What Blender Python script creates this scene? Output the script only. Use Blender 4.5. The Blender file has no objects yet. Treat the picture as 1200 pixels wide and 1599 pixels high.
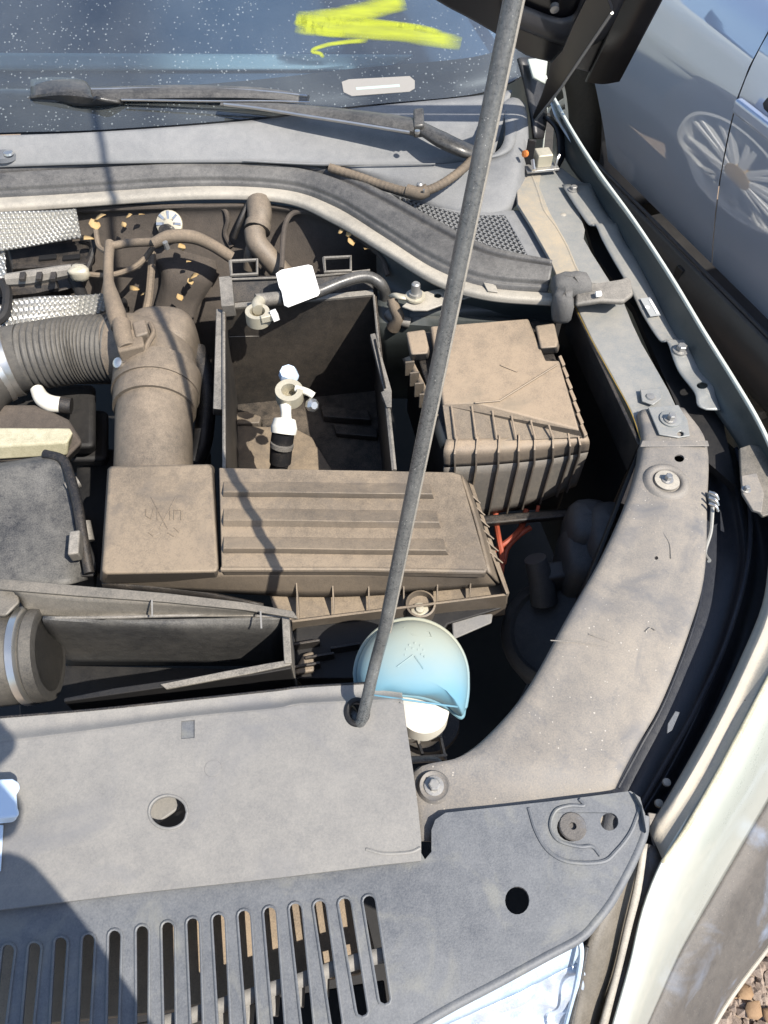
import bpy, bmesh, math, random
from mathutils import Vector, Matrix
from mathutils.geometry import tessellate_polygon
random.seed(7)
S = bpy.context.scene
COL = S.collection
V = Vector
# ------------------------------------------------------------------ camera, sky, sun, exposure
PITCH = math.radians(-55)
CAM = V((0, 0, 1.60))
F = 1163.0
cd = bpy.data.cameras.new('camera'); cam = bpy.data.objects.new('camera', cd); COL.objects.link(cam)
cam.location = CAM; cam.rotation_euler = (math.radians(90) + PITCH, 0, 0)
cd.sensor_fit = 'VERTICAL'; cd.sensor_height = 36; cd.lens = F / 1599 * 36
cd.clip_start = 0.02; cd.clip_end = 500
S.camera = cam
SUN = V((0.60, -0.47, 1.0)).normalized()
w = bpy.data.worlds.new('World'); S.world = w; w.use_nodes = True
wn = w.node_tree; bg = wn.nodes['Background']
sky = wn.nodes.new('ShaderNodeTexSky'); sky.sky_type = 'NISHITA'; sky.sun_disc = False
sky.sun_elevation = math.asin(SUN.z); sky.sun_rotation = math.atan2(SUN.x, SUN.y)
wn.links.new(sky.outputs[0], bg.inputs[0]); bg.inputs[1].default_value = 0.14
sd = bpy.data.lights.new('sun', 'SUN'); sd.energy = 4.6; sd.angle = math.radians(0.5); sd.color = (1, 0.94, 0.85)
so = bpy.data.objects.new('sun', sd); COL.objects.link(so)
so.rotation_euler = (-SUN).to_track_quat('-Z', 'Y').to_euler(); so.location = SUN * 10
S.view_settings.view_transform = 'Standard'; S.view_settings.look = 'None'
S.view_settings.exposure = 0.66; S.view_settings.gamma = 1; S.view_settings.use_curve_mapping = False
S.render.engine = 'CYCLES'
S.cycles.max_bounces = 8
# ------------------------------------------------------------------ measuring helpers
FW = V((0, math.cos(PITCH), math.sin(PITCH))); UP = V((0, -math.sin(PITCH), math.cos(PITCH))); RT = V((1, 0, 0))
def ray(px, py): return RT * ((px - 600) / F) + UP * ((799.5 - py) / F) + FW
def P(px, py, z):
    d = ray(px, py); return CAM + d * ((z - CAM.z) / d.z)
def PL(lst, z=None): return [P(p[0], p[1], p[2] if len(p) > 2 else z) for p in lst]
def PY(px, py, y):
    d = ray(px, py); return CAM + d * (y / d.y)
def PP(px, py, o, n):
    d = ray(px, py); return CAM + d * ((o - CAM).dot(n) / d.dot(n))
CA = V((-0.174, 0.985, 0)); CR = V((0.985, 0.174, 0)); Z = V((0, 0, 1))   # axes of the car
# ------------------------------------------------------------------ materials
MATS = {}
def nodes(name):
    m = bpy.data.materials.new(name); m.use_nodes = True; nt = m.node_tree
    return m, nt, nt.nodes['Principled BSDF'], nt.nodes.new, nt.links.new
def c4(c): return (c[0], c[1], c[2], 1)
def dusty(name, base, dust, amt=0.5, rough=0.6, scale=7.0, bump=0.12, metal=0.0, spots=None, coat=0.0, upw=0.6, streak=None, patch=None):
    m, nt, b, N, L = nodes(name)
    g = N('ShaderNodeNewGeometry')
    def noise(s, det=6, r=0.6, vec=None, dist=0.0):
        n = N('ShaderNodeTexNoise'); n.inputs['Scale'].default_value = s; n.inputs['Detail'].default_value = det
        n.inputs['Roughness'].default_value = r; n.inputs['Distortion'].default_value = dist
        L(vec or g.outputs['Position'], n.inputs['Vector']); return n.outputs['Fac']
    def math_(op, a, b_=None, clamp=False):
        n = N('ShaderNodeMath'); n.operation = op; n.use_clamp = clamp
        for i, x in enumerate((a, b_)):
            if x is None: continue
            if isinstance(x, (int, float)): n.inputs[i].default_value = x
            else: L(x, n.inputs[i])
        return n.outputs[0]
    n1 = noise(scale, 8, 0.65, dist=0.2); n2 = noise(scale * 9, 5, 0.7); n3 = noise(650, 2, 0.8)
    f = math_('ADD', math_('MULTIPLY', math_('SUBTRACT', n1, 0.5), 1.25), amt)
    f = math_('ADD', f, math_('MULTIPLY', math_('SUBTRACT', n2, 0.5), 0.9))
    f = math_('ADD', f, math_('MULTIPLY', math_('SUBTRACT', n3, 0.5), 1.1), True)
    f = math_('ADD', f, math_('MULTIPLY', math_('SUBTRACT', noise(2.6, 3, 0.5), 0.5), 0.9), True)
    sx = N('ShaderNodeSeparateXYZ'); L(g.outputs['Normal'], sx.inputs[0])
    upf = math_('ADD', math_('MULTIPLY', sx.outputs['Z'], upw), 1 - upw, True)
    f = math_('MULTIPLY', f, upf, True)
    mx = N('ShaderNodeMixRGB'); mx.inputs[1].default_value = c4(base); mx.inputs[2].default_value = c4(dust); L(f, mx.inputs[0])
    out = mx.outputs[0]
    if spots:
        sp, th, ss = spots
        vo = N('ShaderNodeTexVoronoi'); vo.inputs['Scale'].default_value = ss; L(g.outputs['Position'], vo.inputs['Vector'])
        nz = noise(ss * 0.12, 3)
        t = math_('LESS_THAN', vo.outputs['Distance'], math_('MULTIPLY', math_('SUBTRACT', nz, 0.3), th))
        m2 = N('ShaderNodeMixRGB'); L(t, m2.inputs[0]); L(out, m2.inputs[1]); m2.inputs[2].default_value = c4(sp); out = m2.outputs[0]
    if streak:
        # rubbed scratches and stains of their own colour
        mp = N('ShaderNodeMapping'); mp.inputs['Scale'].default_value = (60, 9, 9); mp.inputs['Rotation'].default_value = (0, 0, 0.5)
        L(g.outputs['Position'], mp.inputs[0]); ns = noise(1.0, 6, 0.75, mp.outputs[0])
        r = math_('GREATER_THAN', ns, streak[1])
        m3 = N('ShaderNodeMixRGB'); L(math_('MULTIPLY', r, 0.55), m3.inputs[0]); L(out, m3.inputs[1]); m3.inputs[2].default_value = c4(streak[0]); out = m3.outputs[0]
    if patch:
        # rubbed or greasy places where the dust is gone
        np_ = noise(patch[1], 5, 0.62, dist=0.8); rp = N('ShaderNodeMapRange'); rp.inputs[1].default_value = 0.53; rp.inputs[2].default_value = 0.68; rp.inputs[3].default_value = 0; rp.inputs[4].default_value = patch[2]; L(np_, rp.inputs[0])
        m4 = N('ShaderNodeMixRGB'); L(rp.outputs[0], m4.inputs[0]); L(out, m4.inputs[1]); m4.inputs[2].default_value = c4(patch[0]); out = m4.outputs[0]
    L(out, b.inputs['Base Color'])
    L(math_('ADD', math_('MULTIPLY', f, 0.25), rough, True), b.inputs['Roughness'])
    b.inputs['Metallic'].default_value = metal
    b.inputs['Coat Weight'].default_value = coat; b.inputs['Coat Roughness'].default_value = 0.08
    if bump:
        bp = N('ShaderNodeBump'); bp.inputs['Strength'].default_value = bump; bp.inputs['Distance'].default_value = 0.0012
        L(math_('ADD', n3, math_('MULTIPLY', n2, 1.2)), bp.inputs['Height']); L(bp.outputs[0], b.inputs['Normal'])
    MATS[name] = m; return m
TAN = (0.36, 0.275, 0.19); GRY = (0.30, 0.29, 0.275)
dusty('grey_trim', (0.085, 0.092, 0.104), (0.19, 0.195, 0.20), 0.45, 0.45, 9, 0.16, patch=((0.24, 0.235, 0.20), 22, .45))
dusty('cover_plastic', (0.15, 0.148, 0.145), (0.28, 0.265, 0.24), 0.62, 0.45, 6, 0.12, patch=((0.17, 0.17, 0.175), 9, .6))
dusty('brown_plastic', (0.06, 0.053, 0.046), (0.275, 0.215, 0.15), 0.76, 0.42, 9, 0.22, upw=0.78, patch=((0.13, 0.11, 0.09), 13, .6))
dusty('brown_fuse', (0.065, 0.06, 0.055), (0.335, 0.255, 0.175), 0.84, 0.45, 7, 0.25, upw=0.82, patch=((0.22, 0.18, 0.13), 12, .6))
dusty('black_plastic', (0.010, 0.010, 0.011), (0.16, 0.13, 0.10), 0.12, 0.5, 8, 0.15)
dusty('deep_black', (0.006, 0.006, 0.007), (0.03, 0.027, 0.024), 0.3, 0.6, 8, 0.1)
dusty('tray_plastic', (0.016, 0.015, 0.014), (0.22, 0.175, 0.13), 0.22, 0.55, 9, 0.15, upw=0.72)
dusty('tray_edge', (0.06, 0.057, 0.053), (0.34, 0.31, 0.265), 0.5, 0.5, 10, 0.15)
dusty('cowl_plastic', (0.14, 0.145, 0.15), (0.265, 0.262, 0.255), 0.6, 0.55, 7, 0.08)
dusty('seal_rubber', (0.045, 0.044, 0.044), (0.19, 0.18, 0.165), 0.5, 0.4, 16, 0.1)
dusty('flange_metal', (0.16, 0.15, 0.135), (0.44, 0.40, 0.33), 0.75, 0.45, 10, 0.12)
dusty('carrier_panel', (0.13, 0.128, 0.127), (0.31, 0.27, 0.22), 0.55, 0.5, 6.5, 0.2, spots=((0.45, 0.41, 0.35), 0.35, 140), patch=((0.13, 0.13, 0.135), 15, .75))
dusty('rail_metal', (0.22, 0.24, 0.245), (0.40, 0.37, 0.32), 0.5, 0.38, 8, 0.1, metal=0.25)
dusty('stained_metal', (0.25, 0.26, 0.25), (0.5, 0.40, 0.27), 0.55, 0.4, 9, 0.12, metal=0.15)
dusty('liner', (0.016, 0.019, 0.028), (0.045, 0.047, 0.053), 0.35, 0.35, 10, 0.15)
dusty('fender_paint', (0.53, 0.57, 0.51), (0.62, 0.63, 0.57), 0.5, 0.25, 5, 0.02, coat=0.8, patch=((0.66, 0.66, 0.58), 6, .5))
dusty('fender_edge', (0.30, 0.29, 0.26), (0.5, 0.44, 0.34), 0.6, 0.5, 14, 0.2, spots=((0.2, 0.17, 0.13), 0.3, 90))
dusty('fender_inner', (0.045, 0.055, 0.055), (0.11, 0.11, 0.10), 0.3, 0.4, 8, 0.08)
dusty('arch_trim', (0.06, 0.057, 0.055), (0.165, 0.148, 0.13), 0.55, 0.5, 10, 0.25, patch=((0.20, 0.235, 0.30), 7, .8), spots=((0.35, 0.32, 0.27), 0.32, 300))
dusty('corner_trim', (0.10, 0.088, 0.07), (0.21, 0.185, 0.15), 0.5, 0.4, 10, 0.2)
dusty('hose_brown', (0.08, 0.065, 0.05), (0.26, 0.20, 0.14), 0.6, 0.7, 30, 0.3)
dusty('intake_rubber', (0.055, 0.048, 0.04), (0.26, 0.205, 0.148), 0.62, 0.42, 12, 0.2)
dusty('corrugated', (0.03, 0.03, 0.03), (0.165, 0.148, 0.122), 0.45, 0.5, 12, 0.1)
dusty('insulation', (0.045, 0.038, 0.032), (0.13, 0.105, 0.085), 0.45, 0.85, 10, 0.5)
dusty('grey_metal', (0.30, 0.30, 0.30), (0.45, 0.42, 0.36), 0.4, 0.35, 20, 0.1, metal=0.6)
dusty('rod_coat', (0.045, 0.048, 0.05), (0.19, 0.19, 0.18), 0.45, 0.22, 25, 0.1, spots=((0.42, 0.41, 0.38), 0.38, 420), upw=0.2)
dusty('wiper_black', (0.025, 0.025, 0.025), (0.17, 0.16, 0.145), 0.38, 0.28, 20, 0.1)
dusty('white_plastic', (0.72, 0.70, 0.62), (0.60, 0.52, 0.40), 0.25, 0.4, 30, 0.03)
dusty('cream_metal', (0.42, 0.39, 0.30), (0.62, 0.55, 0.42), 0.5, 0.35, 30, 0.1, metal=0.3)
dusty('green_block', (0.18, 0.17, 0.10), (0.58, 0.53, 0.38), 0.75, 0.5, 12, 0.15)
dusty('duct_plastic', (0.022, 0.023, 0.026), (0.19, 0.18, 0.16), 0.42, 0.45, 9, 0.15, upw=0.4)
dusty('strip_plastic', (0.07, 0.068, 0.06), (0.25, 0.22, 0.18), 0.5, 0.4, 12, 0.15)
dusty('foam', (0.08, 0.08, 0.08), (0.20, 0.19, 0.175), 0.5, 0.9, 30, 0.7)
dusty('bonnet_under', (0.008, 0.008, 0.010), (0.020, 0.019, 0.020), 0.4, 0.3, 9, 0.05)
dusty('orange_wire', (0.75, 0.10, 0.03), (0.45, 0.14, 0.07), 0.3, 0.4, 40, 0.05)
dusty('leaf', (0.40, 0.24, 0.08), (0.46, 0.36, 0.20), 0.5, 0.7, 60, 0.2)
dusty('soil', (0.20, 0.15, 0.11), (0.42, 0.33, 0.25), 0.5, 0.9, 5, 0.8, upw=0)
dusty('pebble', (0.07, 0.045, 0.035), (0.46, 0.37, 0.30), 0.45, 0.8, 40, 0.4, upw=0)
dusty('housing', (0.04, 0.043, 0.048), (0.11, 0.11, 0.11), 0.4, 0.5, 12, 0.15)
dusty('brown_leaf', (0.20, 0.115, 0.06), (0.36, 0.24, 0.14), 0.5, 0.7, 60, 0.2)
dusty('tyre', (0.015, 0.015, 0.015), (0.08, 0.07, 0.06), 0.4, 0.7, 12, 0.2)
dusty('body_black', (0.022, 0.022, 0.025), (0.06, 0.06, 0.06), 0.3, 0.4, 6, 0.1)
dusty('skin', (0.50, 0.32, 0.23), (0.52, 0.34, 0.25), 0.5, 0.5, 20, 0.0)
dusty('cloth', (0.03, 0.04, 0.06), (0.05, 0.06, 0.08), 0.5, 0.9, 20, 0.1)
dusty('film', (0.45, 0.55, 0.70), (0.80, 0.84, 0.90), 0.5, 0.25, 30, 0.2, metal=0.5, upw=0.1)
dusty('blue_edge', (0.25, 0.38, 0.55), (0.62, 0.66, 0.66), 0.6, 0.3, 30, 0.1)

def simple(name, col, rough=0.4, metal=0.0, **kw):
    m, nt, b, N, L = nodes(name)
    b.inputs['Base Color'].default_value = c4(col); b.inputs['Roughness'].default_value = rough; b.inputs['Metallic'].default_value = metal
    for k, v in kw.items(): b.inputs[k].default_value = v
    n = N('ShaderNodeTexNoise'); n.inputs['Scale'].default_value = 90; g = N('ShaderNodeNewGeometry'); L(g.outputs['Position'], n.inputs['Vector'])
    mr = N('ShaderNodeMapRange'); mr.inputs[3].default_value = rough * 0.8; mr.inputs[4].default_value = min(1, rough * 1.3)
    L(n.outputs['Fac'], mr.inputs[0]); L(mr.outputs[0], b.inputs['Roughness'])
    MATS[name] = m; return m
dusty('fuse_front', (0.10, 0.098, 0.092), (0.20, 0.175, 0.145), 0.5, 0.5, 12, 0.15, upw=0)
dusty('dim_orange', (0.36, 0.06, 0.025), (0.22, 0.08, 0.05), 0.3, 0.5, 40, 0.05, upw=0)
simple('white_tag', (0.86, 0.84, 0.80), 0.5)
simple('alloy', (0.72, 0.72, 0.70), 0.4, 0.25)
simple('pale_blue', (0.62, 0.74, 0.88), 0.4)
simple('silver', (0.62, 0.61, 0.58), 0.3, 0.9)
simple('shadow_hole', (0.004, 0.004, 0.005), 0.9)
simple('glass_dark', (0.02, 0.03, 0.04), 0.05)
simple('gold', (0.55, 0.36, 0.08), 0.35, 0.5)
simple('label_grey', (0.36, 0.37, 0.37), 0.5)
simple('copper', (0.8, 0.25, 0.06), 0.4, 0.3)
simple('dash', (0.045, 0.095, 0.17), 0.7)
simple('dash_light', (0.28, 0.42, 0.50), 0.7)
simple('cream_label', (0.27, 0.255, 0.235), 0.6)
simple('print_green', (0.38, 0.46, 0.42), 0.6)

def paint_car():
    m, nt, b, N, L = nodes('silver_paint')
    g = N('ShaderNodeNewGeometry'); n = N('ShaderNodeTexNoise'); n.inputs['Scale'].default_value = 3; n.inputs['Detail'].default_value = 9
    L(g.outputs['Position'], n.inputs['Vector'])
    r = N('ShaderNodeMixRGB'); r.inputs[1].default_value = (0.28, 0.35, 0.50, 1); r.inputs[2].default_value = (0.36, 0.43, 0.58, 1); L(n.outputs['Fac'], r.inputs[0])
    L(r.outputs[0], b.inputs['Base Color']); b.inputs['Metallic'].default_value = 0.15; b.inputs['Roughness'].default_value = 0.45
    b.inputs['Coat Weight'].default_value = 1.0; b.inputs['Coat Roughness'].default_value = 0.03; b.inputs['Coat IOR'].default_value = 2.9
    MATS['silver_paint'] = m
paint_car()

def cap_blue():
    m, nt, b, N, L = nodes('cap_blue')
    g = N('ShaderNodeNewGeometry'); n = N('ShaderNodeTexNoise'); n.inputs['Scale'].default_value = 22; n.inputs['Detail'].default_value = 6
    L(g.outputs['Position'], n.inputs['Vector'])
    sp = N('ShaderNodeSeparateXYZ'); L(g.outputs['Position'], sp.inputs[0])
    mr = N('ShaderNodeMapRange'); mr.inputs[1].default_value = 0.255; mr.inputs[2].default_value = 0.325; L(sp.outputs['Y'], mr.inputs[0])
    ad = N('ShaderNodeMath'); ad.operation = 'MULTIPLY_ADD'; L(n.outputs['Fac'], ad.inputs[0]); ad.inputs[1].default_value = 0.5; L(mr.outputs[0], ad.inputs[2])
    sb = N('ShaderNodeMath'); sb.operation = 'SUBTRACT'; sb.use_clamp = True; L(ad.outputs[0], sb.inputs[0]); sb.inputs[1].default_value = 0.16
    mx = N('ShaderNodeMixRGB'); L(sb.outputs[0], mx.inputs[0]); mx.inputs[1].default_value = (0.12, 0.28, 0.37, 1); mx.inputs[2].default_value = (0.33, 0.33, 0.25, 1)
    L(mx.outputs[0], b.inputs['Base Color']); b.inputs['Roughness'].default_value = 0.68
    MATS['cap_blue'] = m
cap_blue()

def heat_shield():
    m, nt, b, N, L = nodes('heat_shield')
    b.inputs['Base Color'].default_value = (0.45, 0.44, 0.41, 1); b.inputs['Metallic'].default_value = 0.75; b.inputs['Roughness'].default_value = 0.36
    MATS['heat_shield'] = m
heat_shield()

def glass():
    m, nt, b, N, L = nodes('windscreen_glass')
    nt.nodes.remove(b); out = nt.nodes['Material Output']
    tr = N('ShaderNodeBsdfTransparent'); tr.inputs[0].default_value = (0.72, 0.78, 0.82, 1)
    gl = N('ShaderNodeBsdfGlossy'); gl.inputs['Roughness'].default_value = 0.03
    lw = N('ShaderNodeFresnel'); lw.inputs[0].default_value = 2.3
    mx = N('ShaderNodeMixShader'); L(lw.outputs[0], mx.inputs[0]); L(tr.outputs[0], mx.inputs[1]); L(gl.outputs[0], mx.inputs[2])
    df = N('ShaderNodeBsdfDiffuse'); df.inputs[0].default_value = (0.50, 0.55, 0.56, 1)
    g = N('ShaderNodeNewGeometry'); vo = N('ShaderNodeTexVoronoi'); vo.inputs['Scale'].default_value = 150; L(g.outputs['Position'], vo.inputs['Vector'])
    no = N('ShaderNodeTexNoise'); no.inputs['Scale'].default_value = 30; no.inputs['Detail'].default_value = 3; L(g.outputs['Position'], no.inputs['Vector'])
    th = N('ShaderNodeMapRange'); th.inputs[1].default_value = 0.35; th.inputs[2].default_value = 0.75; th.inputs[3].default_value = 0.10; th.inputs[4].default_value = 0.27; L(no.outputs['Fac'], th.inputs[0])
    lt = N('ShaderNodeMath'); lt.operation = 'LESS_THAN'; L(vo.outputs['Distance'], lt.inputs[0]); L(th.outputs[0], lt.inputs[1])
    n2 = N('ShaderNodeTexNoise'); n2.inputs['Scale'].default_value = 6; n2.inputs['Detail'].default_value = 6; L(g.outputs['Position'], n2.inputs['Vector'])
    ha = N('ShaderNodeMapRange'); ha.inputs[1].default_value = 0.3; ha.inputs[2].default_value = 0.8; ha.inputs[3].default_value = 0.035; ha.inputs[4].default_value = 0.13; L(n2.outputs['Fac'], ha.inputs[0])
    mxx = N('ShaderNodeMath'); mxx.operation = 'MULTIPLY_ADD'; L(lt.outputs[0], mxx.inputs[0]); mxx.inputs[1].default_value = 0.24; L(ha.outputs[0], mxx.inputs[2])
    m2 = N('ShaderNodeMixShader'); L(mxx.outputs[0], m2.inputs[0]); L(mx.outputs[0], m2.inputs[1]); L(df.outputs[0], m2.inputs[2])
    L(m2.outputs[0], out.inputs[0]); MATS['windscreen_glass'] = m
glass()
def spray():
    m, nt, b, N, L = nodes('yellow_spray')
    g = N('ShaderNodeNewGeometry'); n = N('ShaderNodeTexNoise'); mp = N('ShaderNodeMapping'); mp.inputs['Scale'].default_value = (.35, 3, 3); L(g.outputs['Position'], mp.inputs[0])
    n.inputs['Scale'].default_value = 40; n.inputs['Detail'].default_value = 6; L(mp.outputs[0], n.inputs['Vector'])
    b.inputs['Base Color'].default_value = (0.40, 0.45, 0.02, 1); b.inputs['Roughness'].default_value = 0.6
    at = N('ShaderNodeAttribute'); at.attribute_name = 'edge'
    ad = N('ShaderNodeMath'); ad.operation = 'MULTIPLY_ADD'; L(n.outputs['Fac'], ad.inputs[0]); ad.inputs[1].default_value = 0.9; L(at.outputs['Fac'], ad.inputs[2])
    mr = N('ShaderNodeMapRange'); mr.inputs[1].default_value = 0.62; mr.inputs[2].default_value = 1.75; L(ad.outputs[0], mr.inputs[0])
    L(mr.outputs[0], b.inputs['Alpha']); MATS['yellow_spray'] = m
spray()
# ------------------------------------------------------------------ object builders
ORG = {}
def tag(o, label, cat, group=None, kind=None):
    if label: o['label'] = label
    if cat: o['category'] = cat
    if group: o['group'] = group
    if kind: o['kind'] = kind
    return o
def thing(name, label, cat, loc, group=None):
    o = bpy.data.objects.new(name, None); COL.objects.link(o); o.empty_display_size = 0.02
    o.location = loc; ORG[o] = V(loc); tag(o, label, cat, group); return o
def obj(name, verts, faces, mat, parent=None, smooth=True, bevel=0.0, seg=2, solid=0.0, angle=40, label=None):
    me = bpy.data.meshes.new(name); me.from_pydata([tuple(v) for v in verts], [], faces); me.update()
    bm = bmesh.new(); bm.from_mesh(me); bmesh.ops.recalc_face_normals(bm, faces=bm.faces)
    if solid:
        s = sum((f.normal.z * f.calc_area() for f in bm.faces))
        if s < 0: bmesh.ops.reverse_faces(bm, faces=bm.faces)
    bm.to_mesh(me); bm.free()
    if parent is not None: org = ORG[parent]
    else:
        xs = [v.co for v in me.vertices]
        org = V((sum(v.x for v in xs) / len(xs), sum(v.y for v in xs) / len(xs), min(v.z for v in xs)))
    me.transform(Matrix.Translation(-org))
    if smooth:
        me.polygons.foreach_set('use_smooth', [True] * len(me.polygons)); me.set_sharp_from_angle(angle=math.radians(angle))
    o = bpy.data.objects.new(name, me); COL.objects.link(o); ORG[o] = org
    if parent is None: o.location = org
    else: o.parent = parent
    me.materials.append(MATS[mat] if isinstance(mat, str) else mat)
    if solid:
        md = o.modifiers.new('t', 'SOLIDIFY'); md.thickness = solid; md.offset = -1
    if bevel:
        md = o.modifiers.new('b', 'BEVEL'); md.width = bevel; md.segments = seg; md.limit_method = 'ANGLE'; md.angle_limit = math.radians(38); md.harden_normals = False
    if label: o['label'] = label
    return o
def circle_pts(c, r, n=20, ax=None, ay=None, ry=None):
    ax = ax or V((1, 0, 0)); ay = ay or V((0, 1, 0)); ry = ry or r
    return [c + ax * (r * math.cos(2 * math.pi * i / n)) + ay * (ry * math.sin(2 * math.pi * i / n)) for i in range(n)]
def slab(name, outer, thick, mat, parent=None, holes=(), bevel=0.0015, down=None, seg=2, **kw):
    down = down or V((0, 0, -thick))
    loops = [list(outer)] + [list(h) for h in holes]
    flat = [p for l in loops for p in l]; n = len(flat)
    tris = tessellate_polygon(loops)
    verts = flat + [p + down for p in flat]; faces = []
    for t in tris: faces.append(tuple(t)); faces.append(tuple(i + n for i in reversed(t)))
    k = 0
    for l in loops:
        m_ = len(l)
        for i in range(m_):
            a = k + i; b = k + (i + 1) % m_; faces.append((a, b, b + n, a + n))
        k += m_
    return obj(name, verts, faces, mat, parent, bevel=bevel, seg=seg, **kw)
def frustum(name, top, bot, mat, parent=None, bevel=0.003, seg=3, **kw):
    n = len(top); verts = list(top) + list(bot)
    faces = [tuple(range(n)), tuple(range(2 * n - 1, n - 1, -1))] + [(i, (i + 1) % n, (i + 1) % n + n, i + n) for i in range(n)]
    return obj(name, verts, faces, mat, parent, bevel=bevel, seg=seg, **kw)
def box(name, c, ux, uy, uz, mat, parent=None, bevel=0.001, **kw):
    """c centre, ux uy uz half-extent vectors"""
    v = [c + ux * a + uy * b + uz * d for d in (1, -1) for a, b in ((-1, -1), (1, -1), (1, 1), (-1, 1))]
    return frustum(name, v[:4], v[4:], mat, parent, bevel, **kw)
def wall(name, p0, p1, zb, th, mat, parent=None, bevel=0.001, zb1=None, **kw):
    d = (p1 - p0); d.z = 0; d.normalize(); n = V((-d.y, d.x, 0)) * th / 2
    top = [p0 - n, p1 - n, p1 + n, p0 + n]; bot = [V((p.x, p.y, zb if i in (0, 3) else (zb1 if zb1 is not None else zb))) for i, p in enumerate(top)]
    return frustum(name, top, bot, mat, parent, bevel, **kw)
def cr(p, t):
    n = len(p) - 1; x = t * n; i = min(int(x), n - 1); u = x - i
    a = p[i - 1] if i > 0 else p[0] * 2 - p[1]; b = p[i]; c = p[i + 1]; d = p[i + 2] if i + 2 <= n else p[n] * 2 - p[n - 1]
    return 0.5 * ((2 * b) + (c - a) * u + (2 * a - 5 * b + 4 * c - d) * u * u + (3 * b - a - 3 * c + d) * u ** 3)
def curve(p, n): return [cr(p, i / n) for i in range(n + 1)]
def sheet(name, rows, mat, parent=None, solid=0.003, nu=None, nv=None, bevel=0, **kw):
    """rows of 3-D points, smoothed both ways"""
    nu = nu or (len(rows[0]) - 1) * 4; nv = nv or (len(rows) - 1) * 4
    R = [curve(r, nu) if nu > 0 else r for r in rows]
    cols = [curve([r[j] for r in R], nv) for j in range(len(R[0]))] if nv > 0 else [[r[j] for r in R] for j in range(len(R[0]))]
    a, b = len(cols), len(cols[0])
    verts = [cols[i][j] for i in range(a) for j in range(b)]
    faces = [(i * b + j, (i + 1) * b + j, (i + 1) * b + j + 1, i * b + j + 1) for i in range(a - 1) for j in range(b - 1)]
    return obj(name, verts, faces, mat, parent, solid=solid, bevel=bevel, **kw)
def tube(name, pts, r, mat, parent=None, n=12, res=6, caps=True, smoothpath=True, flat=1.0, ribs=0, ribamp=0, **kw):
    k = (len(pts) - 1) * res
    if ribs: k = ribs * 4
    path = curve(pts, k) if smoothpath else list(pts)
    rr = r if isinstance(r, (list, tuple)) else [r] * len(pts)
    m_ = len(path); verts = []; faces = []
    t0 = (path[1] - path[0]).normalized(); up = Z if abs(t0.z) < 0.9 else V((1, 0, 0))
    nrm = (up - t0 * up.dot(t0)).normalized()
    for i, p in enumerate(path):
        t = (path[min(i + 1, m_ - 1)] - path[max(i - 1, 0)]).normalized()
        nrm = (nrm - t * nrm.dot(t)).normalized(); bi = t.cross(nrm)
        x = i / (m_ - 1) * (len(rr) - 1); a = min(int(x), len(rr) - 2); q = rr[a] + (rr[a + 1] - rr[a]) * (x - a)
        if ribs: q += ribamp * (0, 1, 0.7, -1)[i % 4]
        for j in range(n):
            an = 2 * math.pi * j / n; verts.append(p + nrm * (q * flat * math.cos(an)) + bi * (q * math.sin(an)))
    for i in range(m_ - 1):
        for j in range(n):
            a = i * n + j; b = i * n + (j + 1) % n; faces.append((a, b, b + n, a + n))
    if caps:
        faces.append(tuple(range(n))); faces.append(tuple(range((m_ - 1) * n, m_ * n)))
    return obj(name, verts, faces, mat, parent, **kw)
def lathe(name, c, axis, prof, mat, parent=None, n=28, sx=1.0, ends=True, **kw):
    axis = axis.normalized(); a = axis.cross(V((0, 1, 0)))
    if a.length < 0.1: a = axis.cross(V((1, 0, 0)))
    a.normalize(); b = axis.cross(a); verts = []; faces = []
    for r, h in prof:
        r = max(r, 1e-5)
        for j in range(n):
            t = 2 * math.pi * j / n; verts.append(c + axis * h + a * (r * math.cos(t) * sx) + b * (r * math.sin(t)))
    for i in range(len(prof) - 1):
        for j in range(n):
            p = i * n + j; q = i * n + (j + 1) % n; faces.append((p, q, q + n, p + n))
    if ends: faces.append(tuple(range(n))); faces.append(tuple(range((len(prof) - 1) * n, len(prof) * n)))
    return obj(name, verts, faces, mat, parent, **kw)
def join_geo(parts):
    verts = []; faces = []
    for v, f in parts:
        k = len(verts); verts += v; faces += [tuple(i + k for i in q) for q in f]
    return verts, faces
def boxgeo(c, ux, uy, uz):
    v = [c + ux * a + uy * b + uz * d for d in (1, -1) for a, b in ((-1, -1), (1, -1), (1, 1), (-1, 1))]
    return v, [(0, 1, 2, 3), (7, 6, 5, 4)] + [(i, (i + 1) % 4, (i + 1) % 4 + 4, i + 4) for i in range(4)]
def cut(o, pts, up=0.05, down=0.1):
    """punch a real hole (closed loop of points) through an object"""
    n = len(pts); org = ORG[o]
    v = [p + V((0, 0, up)) - org for p in pts] + [p - V((0, 0, down)) - org for p in pts]
    me = bpy.data.meshes.new('cutter'); me.from_pydata([tuple(x) for x in v], [], [tuple(range(n)), tuple(range(2 * n - 1, n - 1, -1))] + [(i, (i + 1) % n, (i + 1) % n + n, i + n) for i in range(n)])
    bm = bmesh.new(); bm.from_mesh(me); bmesh.ops.recalc_face_normals(bm, faces=bm.faces); bm.to_mesh(me); bm.free()
    co = bpy.data.objects.new('cutter', me); COL.objects.link(co); co.location = org if o.parent is None else (0, 0, 0)
    if o.parent is not None: co.parent = o.parent
    bpy.context.view_layer.update()
    b = o.modifiers.new('hole', 'BOOLEAN'); b.operation = 'DIFFERENCE'; b.solver = 'EXACT'; b.object = co
    dg = bpy.context.evaluated_depsgraph_get(); dg.update()
    nm = bpy.data.meshes.new_from_object(o.evaluated_get(dg)); o.modifiers.clear(); o.data = nm
    bpy.data.objects.remove(co)
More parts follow.
